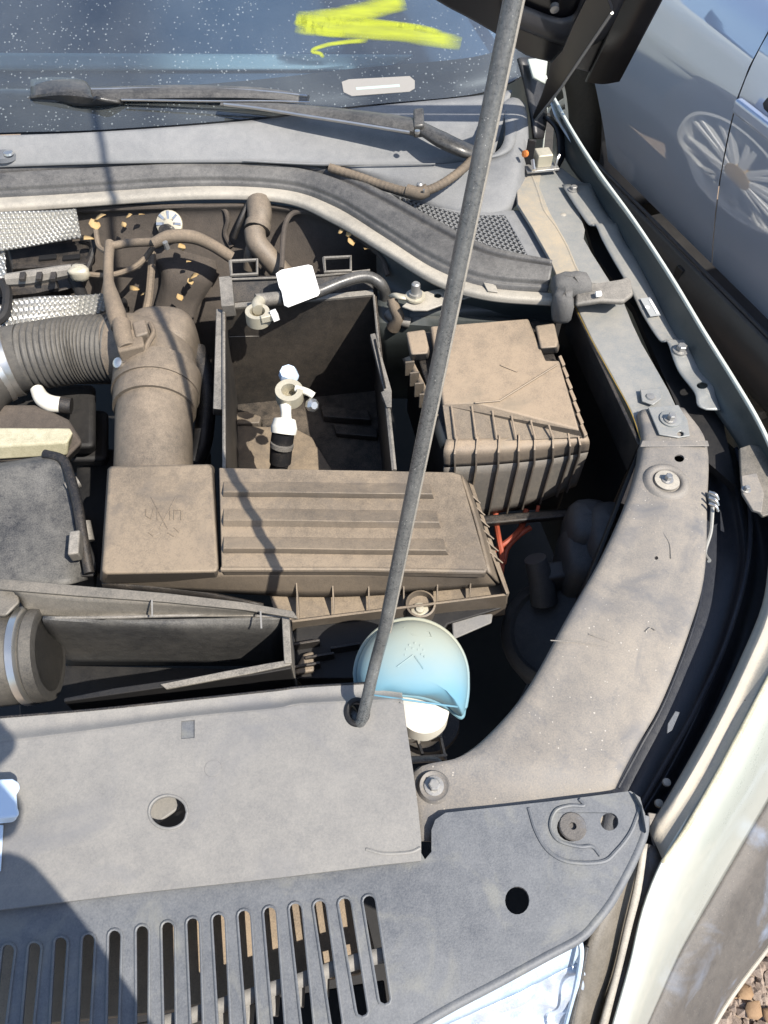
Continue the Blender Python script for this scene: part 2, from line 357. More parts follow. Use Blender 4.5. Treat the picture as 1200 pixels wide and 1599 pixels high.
def screw(c, r, parent, name='screw', mat='grey_metal', h=0.004, socket=True):
    s = lathe(name, c, Z, [(r, 0), (r, h * 0.4), (r * 0.62, h * 0.5), (r * 0.58, h), (r * 0.30, h * 1.1), (r * 0.26, h * 0.5), (0, h * 0.5)], mat, parent, n=18, angle=30)
    return s
def bolt(c, r, parent, name='bolt', mat='grey_metal', h=0.006):
    b_ = lathe(name, c, Z, [(r, -0.001), (r, h * 0.25), (r * 0.7, h * 0.3)], mat, parent, n=20)
    return lathe('bolt_head', c + Z * h * 0.3, Z, [(r * 0.62, 0), (r * 0.62, h), (r * 0.5, h * 1.15), (0, h * 1.15)], mat, b_, n=6, angle=30)
# ================================================================== THE SETTING
def ground():
    n = 60; verts = []; faces = []
    rnd = random.Random(3)
    for i in range(n + 1):
        for j in range(n + 1):
            u = (i / n * 2 - 1); v = (j / n * 2 - 1)
            x = 0.4 + math.copysign(abs(u) ** 3, u) * 60; y = 0.6 + math.copysign(abs(v) ** 3, v) * 60
            verts.append(V((x, y, rnd.uniform(-0.006, 0.006))))
    for i in range(n):
        for j in range(n):
            a = i * (n + 1) + j; faces.append((a, a + n + 1, a + n + 2, a + 1))
    o = obj('ground', verts, faces, 'soil'); o['kind'] = 'structure'
ground()
def gravel():
    rnd = random.Random(11); verts = []; faces = []
    for k in range(3600):
        if k < 2600: x = rnd.uniform(0.52, 1.0); y = rnd.uniform(-0.25, 0.35)
        else: x = rnd.uniform(0.5, 1.6); y = rnd.uniform(-0.6, 2.6)
        r = rnd.choice((0.004, 0.006, 0.009, 0.014)) * rnd.uniform(0.7, 1.4)
        b = len(verts); ph = rnd.random() * 6
        ring = [V((x + math.cos(ph + i * 1.257) * r * rnd.uniform(0.7, 1.2), y + math.sin(ph + i * 1.257) * r * rnd.uniform(0.7, 1.2), 0.004 + r * rnd.uniform(0, 0.5))) for i in range(5)]
        verts += ring + [V((x + rnd.uniform(-.3, .3) * r, y + rnd.uniform(-.3, .3) * r, 0.004 + r * rnd.uniform(0.8, 1.2))), V((x, y, -0.01))]
        for i in range(5): faces.append((b + i, b + (i + 1) % 5, b + 5)); faces.append((b + (i + 1) % 5, b + i, b + 6))
    o = obj('gravel', verts, faces, 'pebble', smooth=False); tag(o, 'loose brown gravel and small stones on the ground beside the fender', 'gravel', kind='stuff')
gravel()
# dry leaves on the ground in the corner
def leaf_geo(c, s, yaw, tilt, rnd):
    n = V((math.cos(yaw), math.sin(yaw), math.sin(tilt))).normalized(); w_ = V((-n.y, n.x, rnd.uniform(-.3, .3))).normalized(); u = n.cross(w_).normalized()
    if u.z < 0: u = -u
    pts = []; prof = [(0, 0), (.25, .35), (.55, .42), (.85, .2), (1.05, 0)]
    for t, wd in prof: pts += [c + n * (t * s) + w_ * (wd * s) + u * (s * (0.22 * wd + rnd.uniform(0, .08))), c + n * (t * s) + u * (s * 0.12 * math.sin(t * 3)), c + n * (t * s) - w_ * (wd * s) + u * (s * (0.25 * wd + rnd.uniform(0, .08)))]
    f = []
    for i in range(4):
        a = i * 3; f += [(a, a + 1, a + 4, a + 3), (a + 1, a + 2, a + 5, a + 4)]
    return pts, f
def leaf(c, s, yaw, tilt, label, group):
    p, f = leaf_geo(c, s, yaw, tilt, random.Random(int(s * 1e5) + int(yaw * 77)))
    o = obj('dried_leaf', p, f, 'leaf', solid=0.0004); tag(o, label, 'leaf', group); return o
for i, (px, py, lb_) in enumerate(((1150, 1560, 'brown dry leaf on the gravel nearest the black wheel arch trim'), (1172, 1540, 'highest of the brown dry leaves on the gravel by the fender'), (1190, 1575, 'rightmost brown dry leaf on the gravel at the picture corner'), (1168, 1590, 'lowest of the brown dry leaves on the gravel by the fender'))):
    lf_ = leaf(P(px, py, 0.012), 0.035, i * 1.7 + 2.0, 0.2, lb_, 'dry leaves on the gravel'); lf_.data.materials.clear(); lf_.data.materials.append(MATS['brown_leaf'])

# ================================================================== FRONT COVERS
zt = 0.945
bt = thing('grille_top_cover', 'grey slotted plastic cover above the grille and bumper, nearest the viewer', 'grille cover', V((0.05, 0.1, 0.90)))
outer = [(-60, 1380), (0, 1375), (200, 1350), (450, 1325), (640, 1300), (664, 1342), (674, 1330), (674, 1296), (680, 1280), (696, 1269), (760, 1262), (870, 1250), (985, 1235), (1000, 1245), (1008, 1275), (1006, 1300), (985, 1350), (955, 1405), (930, 1438), (905, 1462), (850, 1492), (780, 1530), (700, 1572), (610, 1625), (560, 1690), (-60, 1690)]
slots = [(577, 1399, 601, 1569), (539, 1403, 566, 1588), (500, 1407, 526, 1606), (462, 1411, 484, 1640), (422, 1417, 438, 1640), (382, 1422, 396, 1640), (342, 1428, 352, 1640), (302, 1434, 309, 1640), (263, 1440, 266, 1640), (223, 1446, 223, 1640), (180, 1453, 176, 1640), (139, 1459, 131, 1640), (96, 1464, 86, 1640), (55, 1472, 41, 1640), (14, 1475, -3, 1640), (-27, 1480, -45, 1640)]
def slotloop(x0, y0, x1, y1, hw=11):
    pts = []
    for a in (180, 210, 240, 270, 300, 330, 360): pts.append((x0 + hw * math.cos(math.radians(a)), y0 + 9 + hw * math.sin(math.radians(a))))
    for a in (0, 40, 90, 140, 180): pts.append((x1 + hw * .9 * math.cos(math.radians(a)), y1 - 9 + hw * .9 * math.sin(math.radians(a))))
    return PL(pts, zt)
holes = [slotloop(*s) for s in slots]
def hole_px(px, py, rx, ry, z, n=18): return [P(px + rx * math.cos(2 * math.pi * i / n), py + ry * math.sin(2 * math.pi * i / n), z) for i in range(n)]
holes += [hole_px(808, 1406, 19, 22, zt), hole_px(952, 1283, 14, 14, zt), hole_px(893, 1292, 23, 22, zt)]
slab('top_plate', PL(outer, zt), 0.003, 'grey_trim', bt, holes=holes, bevel=0.0012, down=V((0, 0, -0.004)))
# raised walls of the slots below the plate
ver = []
for s in slots:
    x0, y0, x1, y1 = s
    for sx in (-12.5, 12.5):
        a = P(x0 + sx, y0 + 10, zt - 0.0045); b = P(x1 + sx, y1 - 8, zt - 0.0045); d = (b - a) / 2; c = (a + b) / 2
        nn = V((-d.y, d.x, 0)).normalized() * 0.0006
        ver.append(boxgeo(c - V((0, 0, 0.002)), d, nn, V((0, 0, 0.002))))
v_, f_ = join_geo(ver); o = obj('slot_rib', v_, f_, 'grey_trim', bt, smooth=False)
for h_ in holes[:len(slots)]:
    tube('slot_rim', [p + Z * .0004 for p in h_ + h_[:1]], .0011, 'grey_trim', bt, n=6, smoothpath=False, caps=False)
# rim step running round the recess near the corner screw
tube('recess_rim', PL([(905, 1248), (912, 1258), (890, 1258), (868, 1266), (860, 1290), (872, 1312), (905, 1322), (925, 1322), (938, 1336)], zt + 0.0004), 0.0016, 'grey_trim', bt, n=8)
tube('recess_rim', PL([(826, 1262), (838, 1300), (858, 1330), (890, 1346), (940, 1346), (962, 1330), (985, 1300), (1000, 1262)], zt - 0.0002), 0.0019, 'grey_trim', bt, n=8)
lathe('screw', P(893, 1292, zt - 0.004), Z, [(0.0115, 0), (0.0115, 0.004), (0.0105, 0.0052), (0.003, 0.0052), (0.0028, 0.002), (0, 0.002)], 'arch_trim', bt, n=20, angle=30)
tube('edge_roll', PL([(1007, 1275), (1004, 1305), (985, 1350), (955, 1405), (930, 1438), (905, 1464), (850, 1494), (780, 1532), (700, 1574), (610, 1627)], zt - 0.003), 0.004, 'grey_trim', bt, n=10)
slab('corner_fin', PL([(990, 1236), (1008, 1270), (1010, 1300), (1000, 1250)], zt + .006), 0.012, 'grey_trim', bt, bevel=0.0008)

rc = thing('radiator_cover', 'dusty grey cover plate over the radiator with the prop rod grommet', 'cover panel', V((-0.12, 0.2, 0.93)))
zc = 0.953
body = [(-60, 1168), (-20, 1163), (150, 1141), (300, 1120), (430, 1108), (470, 1100), (612, 1094), (631, 1100), (636, 1140), (645, 1200), (653, 1260), (658, 1310), (658, 1344), (600, 1350), (440, 1370), (200, 1396), (0, 1421), (-60, 1428)]
sheetpts = PL(body, zc)
slab('cover_plate', sheetpts, 0.004, 'cover_plastic', rc, holes=[hole_px(263, 1268, 29, 25, zc, 24), hole_px(558, 1112, 17, 20, zc, 16), [P(x, y, zc) for x, y in ((283, 1126), (304, 1124), (304, 1152), (283, 1154))]], bevel=0.0016, seg=3)
lip = [(-60, 1168), (-20, 1163), (150, 1141), (300, 1120), (430, 1108), (470, 1100), (612, 1094), (631, 1100)]
liptop = [(-60, 1124, zc - .004), (-20, 1120, zc - .004), (150, 1106, zc - .004), (300, 1090, zc - .004), (430, 1076, zc - .004), (480, 1070, zc - .004), (610, 1063, zc - .004), (626, 1064, zc - .004)]
mid = [(a[0] * .5 + b[0] * .5, a[1] * .5 + b[1] * .5 + 3, zc - 0.007) for a, b in zip(lip, liptop)]
L0 = PL(lip, zc - 0.0005); L1 = PL(mid); L2 = PL(liptop); L3 = [p + V((0, 0.002, -0.018)) for p in L2]
sheet('back_lip', [L0, L1, L2], 'cover_plastic', rc, solid=0.003, nu=28)
sheet('back_wall', [L2, L3], 'black_plastic', rc, solid=0.002, nu=28, nv=1)
slab('square_mark', [P(x, y, zc - 0.002) for x, y in ((283, 1126), (304, 1124), (304, 1152), (283, 1154))], 0.002, 'grey_trim', rc, bevel=0)
lathe('plug', P(333, 1200, zc - 0.0004), Z, [(0.0075, 0), (0.007, 0.0009), (0.004, 0.0011), (0, 0.0008)], 'cover_plastic', rc, n=18)
lathe('dimple', P(615, 1286, zc - 0.0004), Z, [(0.0105, 0), (0.0100, 0.0005), (0.006, 0.0006), (0, 0.0006)], 'cover_plastic', rc, n=20)
tube('front_ridge', PL([(572, 1326), (600, 1333), (640, 1331), (657, 1324)], zc - 0.0006), 0.0016, 'cover_plastic', rc, n=8)
tube('grommet', [P(558 + 16 * math.cos(a), 1112 + 19 * math.sin(a), zc + .0005) for a in [math.radians(q) for q in range(0, 361, 30)]], 0.0026, 'deep_black', rc, n=8)
cut_wall = [P(x, y, zc - 0.003) for x, y in ((263 + 30, 1268), (263, 1243), (263 - 29, 1268), (263, 1294))]
tube('hole_rim', [P(263 + 30 * math.cos(a), 1268 + 26 * math.sin(a), zc) for a in [math.radians(q) for q in range(0, 361, 30)]], 0.0013, 'cover_plastic', rc, n=8)
slab('inner_shelf', [P(x, y, 0.93) for x, y in ((215, 1225), (300, 1215), (280, 1262), (225, 1300))], 0.004, 'cover_plastic', rc)

# beam and frame seen through the slots
bb = thing('bumper_beam', 'tan dusty bumper beam glimpsed through the grille slots', 'beam', V((0.0, 0.08, 0.80)))
slab('beam_face', PL([(-80, 1440), (120, 1432), (260, 1420), (420, 1400), (560, 1395), (575, 1440), (590, 1500), (560, 1520), (420, 1545), (260, 1580), (60, 1600), (-80, 1610)], 0.897), 0.02, 'brown_fuse', bb, bevel=0.004)
slab('beam_top', PL([(-80, 1640), (200, 1600), (420, 1560), (600, 1530), (610, 1600), (450, 1700), (-80, 1720)], 0.76), 0.02, 'deep_black', bb)
gs = thing('grille_support_bar', 'pale grey support bar crossing just beneath the grille slots', 'support bar', V((0.0, 0.08, 0.93)))
sheet('bar', [PL([(620, 1478), (585, 1482), (540, 1494), (500, 1508), (460, 1522), (420, 1534), (380, 1547), (340, 1560), (290, 1576), (240, 1590)], 0.938), PL([(622, 1502), (590, 1506), (548, 1518), (508, 1530), (468, 1544), (428, 1556), (388, 1570), (348, 1582), (296, 1600), (244, 1616)], 0.936)], 'cover_plastic', gs, solid=0.004, nv=2)
for k, (x, y) in enumerate(((505, 1540), (466, 1556), (426, 1570), (386, 1584), (346, 1597))):
    box('stub', P(x, y, 0.922), V((.004, 0, 0)), V((0, .007, 0)), V((0, 0, .012)), 'cover_plastic', gs)

# ================================================================== PROP ROD
pr = thing('prop_rod', 'long dusty grey prop rod crossing the whole engine bay', 'prop rod', P(566, 1122, 0.945))
def raypt(px, py, ax): return CAM + ray(px, py) * ax
base = P(565, 1120, 0.957)
def ax_at(py):  # depth along the view axis, falling towards the bonnet
    t = (1120 - py) / 1070; return 0.655 - 0.262 * t ** 0.95
rodpx = [(600, 985), (626, 880), (648, 780), (670, 680), (693, 560), (718, 430), (742, 310), (765, 180), (789, 60), (809, -60), (826, -180)]
pts = [raypt(x, y, ax_at(y)) for x, y in rodpx]
a0, a1 = pts[0], pts[-3]
ROD_END = 2.65
pts = [a0 + (a1 - a0) * (i / 12) for i in range(13)]
pts += [a0 + (a1 - a0) * k_ for k_ in (1.35, 1.75, 2.15, ROD_END)]
tube('rod', [raypt(566, 1122, 0.652), raypt(573, 1094, 0.648), raypt(581, 1058, 0.644), raypt(590, 1022, 0.6385)] + pts, 0.0053, 'rod_coat', pr, n=20, res=5)
RP_ = pts; tube('rod_highlight', [p + V((.0050, -.0014, -.0004)) for p in RP_], .0011, 'flange_metal', pr, n=6)  # pale tube added along the rod's right side to draw its bright edge highlight
tube('bent_end', [P(567, 1119, .958), P(563, 1127, .954), P(558, 1126, 0.950), P(552, 1118, .945), P(547, 1108, .93)], 0.0051, 'rod_coat', pr, n=14)

# ================================================================== HEADLIGHT CARRIER (big curved panel)
cp = thing('headlight_carrier_panel', 'large curved dusty tan panel sweeping along the right side of the bay', 'body panel', V((0.33, 0.4, 0.92)))
rows_px = [((1000, 640), (1070, 636)), ((1006, 690), (1104, 690)), ((988, 765), (1104, 790)), ((945, 865), (1099, 895)), ((893, 957), (1074, 985)), ((832, 1068), (1032, 1092)), ((775, 1138), (992, 1162)), ((722, 1180), (964, 1215)), ((648, 1203), (946, 1262)), ((652, 1310), (935, 1330))]
rows = []
for (a, b) in rows_px:
    zz = 0.942
    A = P(a[0], a[1], zz); B = P(b[0], b[1], zz - 0.002)
    rows.append([A - Z * 0.022 + V((-0.002, 0, 0)), A - Z * 0.002, A * 0.75 + B * 0.25 + Z * 0.001, A * .5 + B * .5 + Z * 0.0025, A * .25 + B * .75 + Z * 0.001, B - Z * 0.002, B - Z * 0.016 + V((0.003, 0, 0))])
for i in (8, 9): rows[i] = [p - Z * (0.006) for p in rows[i]]
cpan = sheet('panel', rows, 'carrier_panel', cp, solid=0.0025, nu=24, nv=44)
cut(cpan, hole_px(1062, 714, 8, 6, 0.945, 14)); cut(cpan, hole_px(1026, 870, 3, 3, 0.945, 8))
c0 = P(1041, 752, 0.9435)
lathe('pressed_ring', c0 - Z * .001, Z, [(0.0265, -0.002), (0.0235, 0.003), (0.0195, 0.0045), (0.016, 0.003), (0.015, 0.001), (0, 0.001)], 'carrier_panel', cp, n=32, angle=60)
lathe('washer', c0, Z, [(0.0135, 0), (0.0135, 0.003), (0.008, 0.0035), (0.0, 0.0035)], 'flange_metal', cp, n=24)
bolt(c0 + Z * 0.003, 0.0065, cp, h=0.006)
c1 = P(678, 1228, 0.938)
lathe('pressed_ring', c1, Z, [(0.0145, -0.002), (0.0125, 0.0025), (0.0105, 0.001), (0, 0.001)], 'carrier_panel', cp, n=26)
bolt(c1 + Z * 0.001, 0.0085, cp, h=0.005)
# scratches scraped into the panel (thin grooves)
for ln in (((1036, 832), (1046, 850), (1048, 872)), ((920, 990), (940, 998), (958, 1006)), ((860, 1000), (905, 1003), (950, 1012)), ((1008, 986), (1016, 980), (1024, 984))):
    tube('scratch', PL(ln, 0.9432), 0.0006, 'carrier_panel', cp, n=5)
slab('step_edge', PL([(1003, 688), (1106, 688), (1108, 696), (1000, 697)], 0.9445), 0.002, 'carrier_panel', cp, bevel=0.0008)
mp = thing('mounting_bracket', 'small bolted bracket plate at the top end of the tan panel', 'bracket', P(1047, 660, .944))
slab('plate', PL([(1012, 636), (1060, 632), (1074, 655), (1078, 680), (1060, 683), (1030, 678)], 0.9465), 0.002, 'rail_metal', mp, holes=[hole_px(1063, 677, 5, 4, .9465, 10)], bevel=0.0008)
lathe('washer', P(1047, 655, .9465), Z, [(0.0125, 0), (0.0125, 0.002), (0.008, 0.0028), (0, 0.0028)], 'rail_metal', mp, n=22)
bolt(P(1047, 655, .949), 0.0075, mp, h=0.006)
# clear bulb piece / cable on the outer side of the panel
ct = thing('torn_clip', 'broken clear plastic clip on the outer edge of the curved tan panel', 'clip', P(1112, 780, .935))
box('clip_body', P(1113, 780, .940), V((.004, 0, 0)), V((0, .009, 0)), V((0, 0, .004)), 'rail_metal', ct, bevel=.002)
for k in range(3): tube('prong', PL([(1108, 768 + k * 9, .947), (1118, 772 + k * 9, .949), (1122, 780 + k * 9, .944)]), .0016, 'silver', ct, n=6)
tube('wire', PL([(1113, 792, .94), (1110, 830, .93), (1101, 862, .925), (1108, 876, .93)]), 0.0022, 'rail_metal', ct, n=8)

# ================================================================== HEADLIGHT BELOW THE COVER
hl = thing('headlight', 'shiny crumpled headlight reflector with pale blue edge under the front cover', 'headlight', V((0.15, 0.02, 0.86)))
rnd = random.Random(5)
A = [(500, 1690), (610, 1612), (700, 1566), (780, 1530), (850, 1496), (905, 1468)]; rws = []
for t in (0, .10, .16, .3, .45, .6, .75, .9):
    rr = []
    for i, (x, y) in enumerate(A):
        q = P(x + 2 * t * i, y + 210 * t, 0.930 - 0.12 * t); rr.append(q)
    rws.append(rr)
sheet('lens_edge', rws[:3], 'blue_edge', hl, solid=0.004, nu=30, nv=3)
CT = [[p + V((rnd.uniform(-.004, .004), rnd.uniform(-.004, .004), rnd.uniform(-.010, .006))) for p in curve(r, 13)] for r in [[a + (b - a) * t for a, b in zip(rws[2], rws[-1])] for t in [k / 11 for k in range(12)]]]
CT[0] = curve(rws[2], 13)
R = [curve(r, 40) for r in CT]; cols = [curve([r[j] for r in R], 30) for j in range(41)]
v_ = [p for c in cols for p in c]; n_ = len(cols[0])
f_ = [(i * n_ + j, (i + 1) * n_ + j, (i + 1) * n_ + j + 1, i * n_ + j + 1) for i in range(40) for j in range(n_ - 1)]
o = obj('reflector', v_, f_, 'film', hl, solid=0.001, angle=75)
md = o.modifiers.new('s', 'SUBSURF'); md.levels = 1; md.render_levels = 1
tube('lens_rim', PL([(905, 1466, .937), (908, 1490, .93), (900, 1540, .91), (885, 1599, .89), (870, 1660, .87)]), 0.0022, 'blue_edge', hl, n=8)

ctm = thing('bumper_corner_trim', 'brown grey bumper corner strip between the headlight and the pale fender', 'bumper corner', V((0.25, .02, .7)))
sheet('dark_strip', [PL([(1004, 1312, .937), (975, 1370, .93), (940, 1430, .92), (918, 1480, .91), (905, 1540, .89), (884, 1680, .86)]), PL([(1006, 1330, .93), (990, 1400, .915), (975, 1460, .90), (958, 1530, .88), (935, 1600, .86), (915, 1700, .83)])], 'corner_trim', ctm, nu=20, nv=3)
sheet('pale_edge', [PL([(1003, 1318, .941), (990, 1390, .93), (976, 1450, .915), (960, 1520, .895), (938, 1600, .875), (915, 1700, .85)]), PL([(1012, 1318, .941), (1002, 1390, .93), (987, 1450, .915), (970, 1520, .895), (950, 1600, .875), (928, 1700, .85)])], 'flange_metal', ctm, nu=20, nv=2)
sheet('seam_strip', [PL([(1012, 1318, .925), (1002, 1390, .915), (987, 1450, .90), (970, 1520, .88), (950, 1600, .86), (928, 1700, .84)]), PL([(1036, 1325, .925), (1030, 1390, .915), (1012, 1460, .90), (990, 1530, .88), (968, 1600, .86), (940, 1700, .84)])], 'arch_trim', ctm, nu=20, nv=2)
tube('edge_bead', PL([(917, 1478, .925), (905, 1540, .91), (890, 1610, .89), (876, 1680, .87)]), 0.0018, 'wiper_black', ctm, n=8)

# ================================================================== FENDER
fd = thing('front_fender', 'pale greenish white front fender with dirty inner flange and black arch trim', 'fender', V((0.42, 0.4, 0.45)))
# path along the fender edge: (inner flange px, edge px, z)
path = [((872, 150), (862, 148), 1.0), ((896, 215), (893, 204), .995), ((932, 280), (934, 268), .99), ((965, 345), (990, 345), .985), ((1010, 420), (1046, 430), .98), ((1050, 510), (1100, 520), .975), ((1090, 590), (1145, 592), .970), ((1135, 650), (1185, 660), .965), ((1180, 715), (1222, 740), .96), ((1205, 800), (1242, 830), .957), ((1200, 880), (1238, 910), .953), ((1190, 945), (1222, 1000), .950), ((1160, 1020), (1180, 1090), .947), ((1115, 1115), (1130, 1190), .943), ((1060, 1215), (1078, 1275), .94), ((1018, 1300), (1036, 1345), .935), ((1012, 1400), (1006, 1420), .92), ((985, 1500), (985, 1510), .90), ((960, 1590), (960, 1600), .88), ((930, 1700), (930, 1705), .86)]
E = [P(b[0], b[1], z) for a, b, z in path]
outw = []
for i in range(len(E)):
    t = (E[min(i + 1, len(E) - 1)] - E[max(i - 1, 0)]); t.z = 0; t.normalize(); outw.append(V((-t.y, t.x, 0)) * (1 if V((-t.y, t.x, 0)).x > 0 else -1))
thin = 11
# thin upper lip, rear part
inner_up = []
for i in range(0, thin + 1):
    inner_up.append(E[i])
wallrows_t = [E[i] + Z * 0.0 for i in range(0, 10)]
lowpx = [(858, 175, .95), (884, 250, .945), (920, 300, .94), (955, 360, .94), (1000, 445, .935), (1045, 530, .935), (1085, 600, .93), (1125, 655, .93), (1165, 720, .925), (1180, 800, .92)]
wl = [P(*p) for p in lowpx]
midw = [a * .45 + b * .55 + V((0.004, 0, 0)) for a, b in zip(wallrows_t, wl)]
sheet('inner_wall', [wallrows_t, midw, wl], 'fender_inner', fd, solid=0.0015, nu=36, nv=8)
tube('top_edge', [p + Z * .0005 for p in E[:9]], 0.0026, 'fender_paint', fd, n=8, res=6)
# outer skin: from the edge over the shoulder and down to the arch
def skin(i, d, dz): return E[i] + outw[i] * d + Z * dz
skin_rows = []
for i in range(len(E)):
    f = min(1, max(0, (i - 9) / 6)); 
    skin_rows.append([skin(i, 0.000, 0), skin(i, .010 + .038 * f, -.022), skin(i, .018 + .078 * f, -.07), skin(i, .03 + .10 * f, -.17), skin(i, .04 + .08 * f, -.34)])
# front half measured from the picture
meas = {11: ((1262, 1000, .945), (1300, 1010, .90), (1330, 1020, .80), (1345, 1020, .68)), 12: ((1225, 1100, .94), (1265, 1130, .89), (1290, 1150, .79), (1300, 1160, .66)),
        13: ((1180, 1200, .935), (1225, 1235, .885), (1255, 1262, .78), (1262, 1275, .66)), 14: ((1130, 1290, .93), (1180, 1322, .875), (1212, 1350, .77), (1215, 1368, .655)),
        15: ((1085, 1370, .92), (1130, 1395, .86), (1162, 1420, .76), (1165, 1440, .65)), 16: ((1052, 1440, .905), (1092, 1462, .85), (1118, 1485, .75), (1122, 1500, .65)),
        17: ((1030, 1520, .885), (1058, 1540, .83), (1076, 1560, .74), (1082, 1570, .64)), 18: ((1000, 1610, .865), (1018, 1625, .81), (1024, 1640, .73), (1030, 1645, .63)), 19: ((965, 1710, .85), (975, 1720, .80), (980, 1725, .72), (985, 1730, .62))}
for i, mm in meas.items():
    # last column ends on the line paint / black trim
    skin_rows[i] = [E[i]] + [P(*q) for q in mm]
LINE = {12: (1262, 1130), 13: (1215, 1225), 14: (1172, 1300), 15: (1130, 1372), 16: (1095, 1432), 17: (1062, 1490), 18: (1030, 1560), 19: (985, 1660), 11: (1290, 1010)}
for i, l in LINE.items():
    zz = (.90, .83, .76, .70)
    for k in range(1, 5):
        t = k / 4; x = path[i][1][0] * (1 - t) + l[0] * t; y = path[i][1][1] * (1 - t) + l[1] * t
        skin_rows[i][k] = P(x + 6 * math.sin(t * 3.14), y, path[i][2] + (0.70 - path[i][2]) * t ** 1.7)
sheet('outer_skin', skin_rows, 'fender_paint', fd, solid=0.002, nu=16, nv=76)
# dirty inner flange of the front half
fl = []
for i in range(9, len(path)):
    a = path[i][0]; b = path[i][1]; z = path[i][2]
    if i < 15: fl.append([P(a[0], a[1], z - .012), P(a[0] + (b[0] - a[0]) * .3, a[1] + (b[1] - a[1]) * .3, z - .003), P(a[0] + (b[0] - a[0]) * .62, a[1] + (b[1] - a[1]) * .62, z - .006), E[i] + Z * .0005])
fl.append([P(1012, 1296, .925), P(1018, 1305, .928), P(1025, 1320, .93), P(1036, 1345, .9355)])
sheet('inner_flange', fl, 'fender_edge', fd, solid=0.002, nu=12, nv=24)
sheet('door_seam_tape', [PL([(1212, 1030, .951), (1170, 1110, .9485), (1122, 1200, .9445), (1070, 1290, .942), (1032, 1345, .938)]), PL([(1220, 1030, .951), (1178, 1112, .9485), (1130, 1204, .9445), (1078, 1292, .942), (1037, 1349, .938)])], 'green_block', fd, solid=.0008, nu=20, nv=1)
# black arch trim
def trim_rows():
    pts = [((1290, 1010), (1345, 1040), (1380, 1080), (1385, 1090)), ((1262, 1130), (1310, 1170), (1340, 1200), (1350, 1215)), ((1215, 1225), (1260, 1265), (1290, 1310), (1298, 1325)), ((1172, 1300), (1210, 1345), (1232, 1400), (1240, 1420)), ((1130, 1372), (1165, 1420), (1188, 1468), (1196, 1482)), ((1095, 1432), (1130, 1478), (1150, 1520), (1158, 1532)), ((1062, 1490), (1095, 1535), (1118, 1570), (1124, 1582)), ((1030, 1560), (1064, 1600), (1082, 1640), (1088, 1650)), ((985, 1660), (1020, 1700), (1040, 1740), (1045, 1750))]
    return [[P(r[0][0], r[0][1], .702), P((r[0][0] + r[1][0]) / 2 + 2, (r[0][1] + r[1][1]) / 2, .69), P(r[1][0], r[1][1], .655), P(r[2][0], r[2][1], .60), P(r[3][0], r[3][1], .55)] for r in pts]
TR = trim_rows()
sheet('arch_trim', TR, 'arch_trim', fd, solid=0.004, nu=16, nv=40)
tube('arch_lip', [r[-1] for r in TR], 0.004, 'flange_metal', fd, n=8)
sheet('arch_return', [[r[-1] - Z * .002 for r in TR], [r[-1] + V((-.10, -.02, -.02)) for r in TR]], 'deep_black', fd, solid=.002, nu=16, nv=2)
# brown bracket tab by the frame edge
ft = thing('fender_bracket', 'rusty grey bracket tab with a bolt at the right edge of the picture', 'bracket', P(1185, 760, .93))
slab('tab', PL([(1155, 700), (1172, 694), (1205, 700), (1210, 800), (1192, 806), (1176, 790), (1158, 750)], .948), .004, 'strip_plastic', ft, bevel=.001)
slab('tab', PL([(1158, 742), (1182, 738), (1194, 770), (1190, 800), (1176, 796), (1160, 770)], .953), .004, 'carrier_panel', ft, bevel=.001)
bolt(P(1165, 765, .953), .005, ft, h=.004)
fb = thing('fender_corner_bracket', 'small pointed tan bracket in the gap beside the corner of the front cover', 'bracket', P(1028, 1290, .91))
slab('plate', PL([(1012, 1268), (1036, 1272), (1038, 1300), (1022, 1325), (1014, 1290)], .925), .003, 'carrier_panel', fb, bevel=.001)
for (x, y) in ((1041, 1222), (1029, 1255)): lathe('rivet', P(x, y, .915), Z, [(.004, 0), (.0035, .002), (0, .0025)], 'flange_metal', fb, n=10)

# ================================================================== INNER LINER
ln = thing('wheel_arch_liner', 'smooth black curved liner in shade between the tan panel and the fender', 'liner', V((0.38, 0.35, .82)))
lrows = [((1030, 690), (1120, 690), (1180, 720)), ((1085, 760), (1130, 740), (1200, 800)), ((1085, 860), (1150, 860), (1215, 900)), ((1060, 960), (1130, 970), (1190, 1000)), ((1010, 1080), (1085, 1095), (1140, 1120)), ((960, 1190), (1035, 1200), (1085, 1215)), ((920, 1270), (985, 1280), (1040, 1290)), ((900, 1330), (960, 1340), (1010, 1350))]
rr = []
for a, b, c in lrows: rr.append([P(a[0], a[1], .915), P((a[0] + b[0]) / 2, (a[1] + b[1]) / 2, .895), P(b[0], b[1], .893), P(b[0] + (c[0] - b[0]) * .25, b[1], .900), P(b[0] + (c[0] - b[0]) * .55, (b[1] + c[1]) / 2, .885), P(c[0], c[1], .90)])
sheet('liner_skin', rr, 'liner', ln, solid=.002, nu=30, nv=44)
tube('ridge', PL([(1150, 700, .915), (1170, 780, .912), (1168, 880, .912), (1135, 1000, .91), (1085, 1110, .908), (1040, 1190, .905), (1000, 1260, .90)]), .0025, 'liner', ln, n=8)
tube('ridge', PL([(1100, 870, .905), (1088, 960, .905), (1040, 1090, .903), (1000, 1165, .90), (965, 1230, .90)]), .002, 'liner', ln, n=8)
slab('flap', PL([(1055, 1110), (1062, 1112), (1050, 1140), (1042, 1145), (1043, 1130)], .925), .002, 'grey_trim', ln, bevel=.0005)
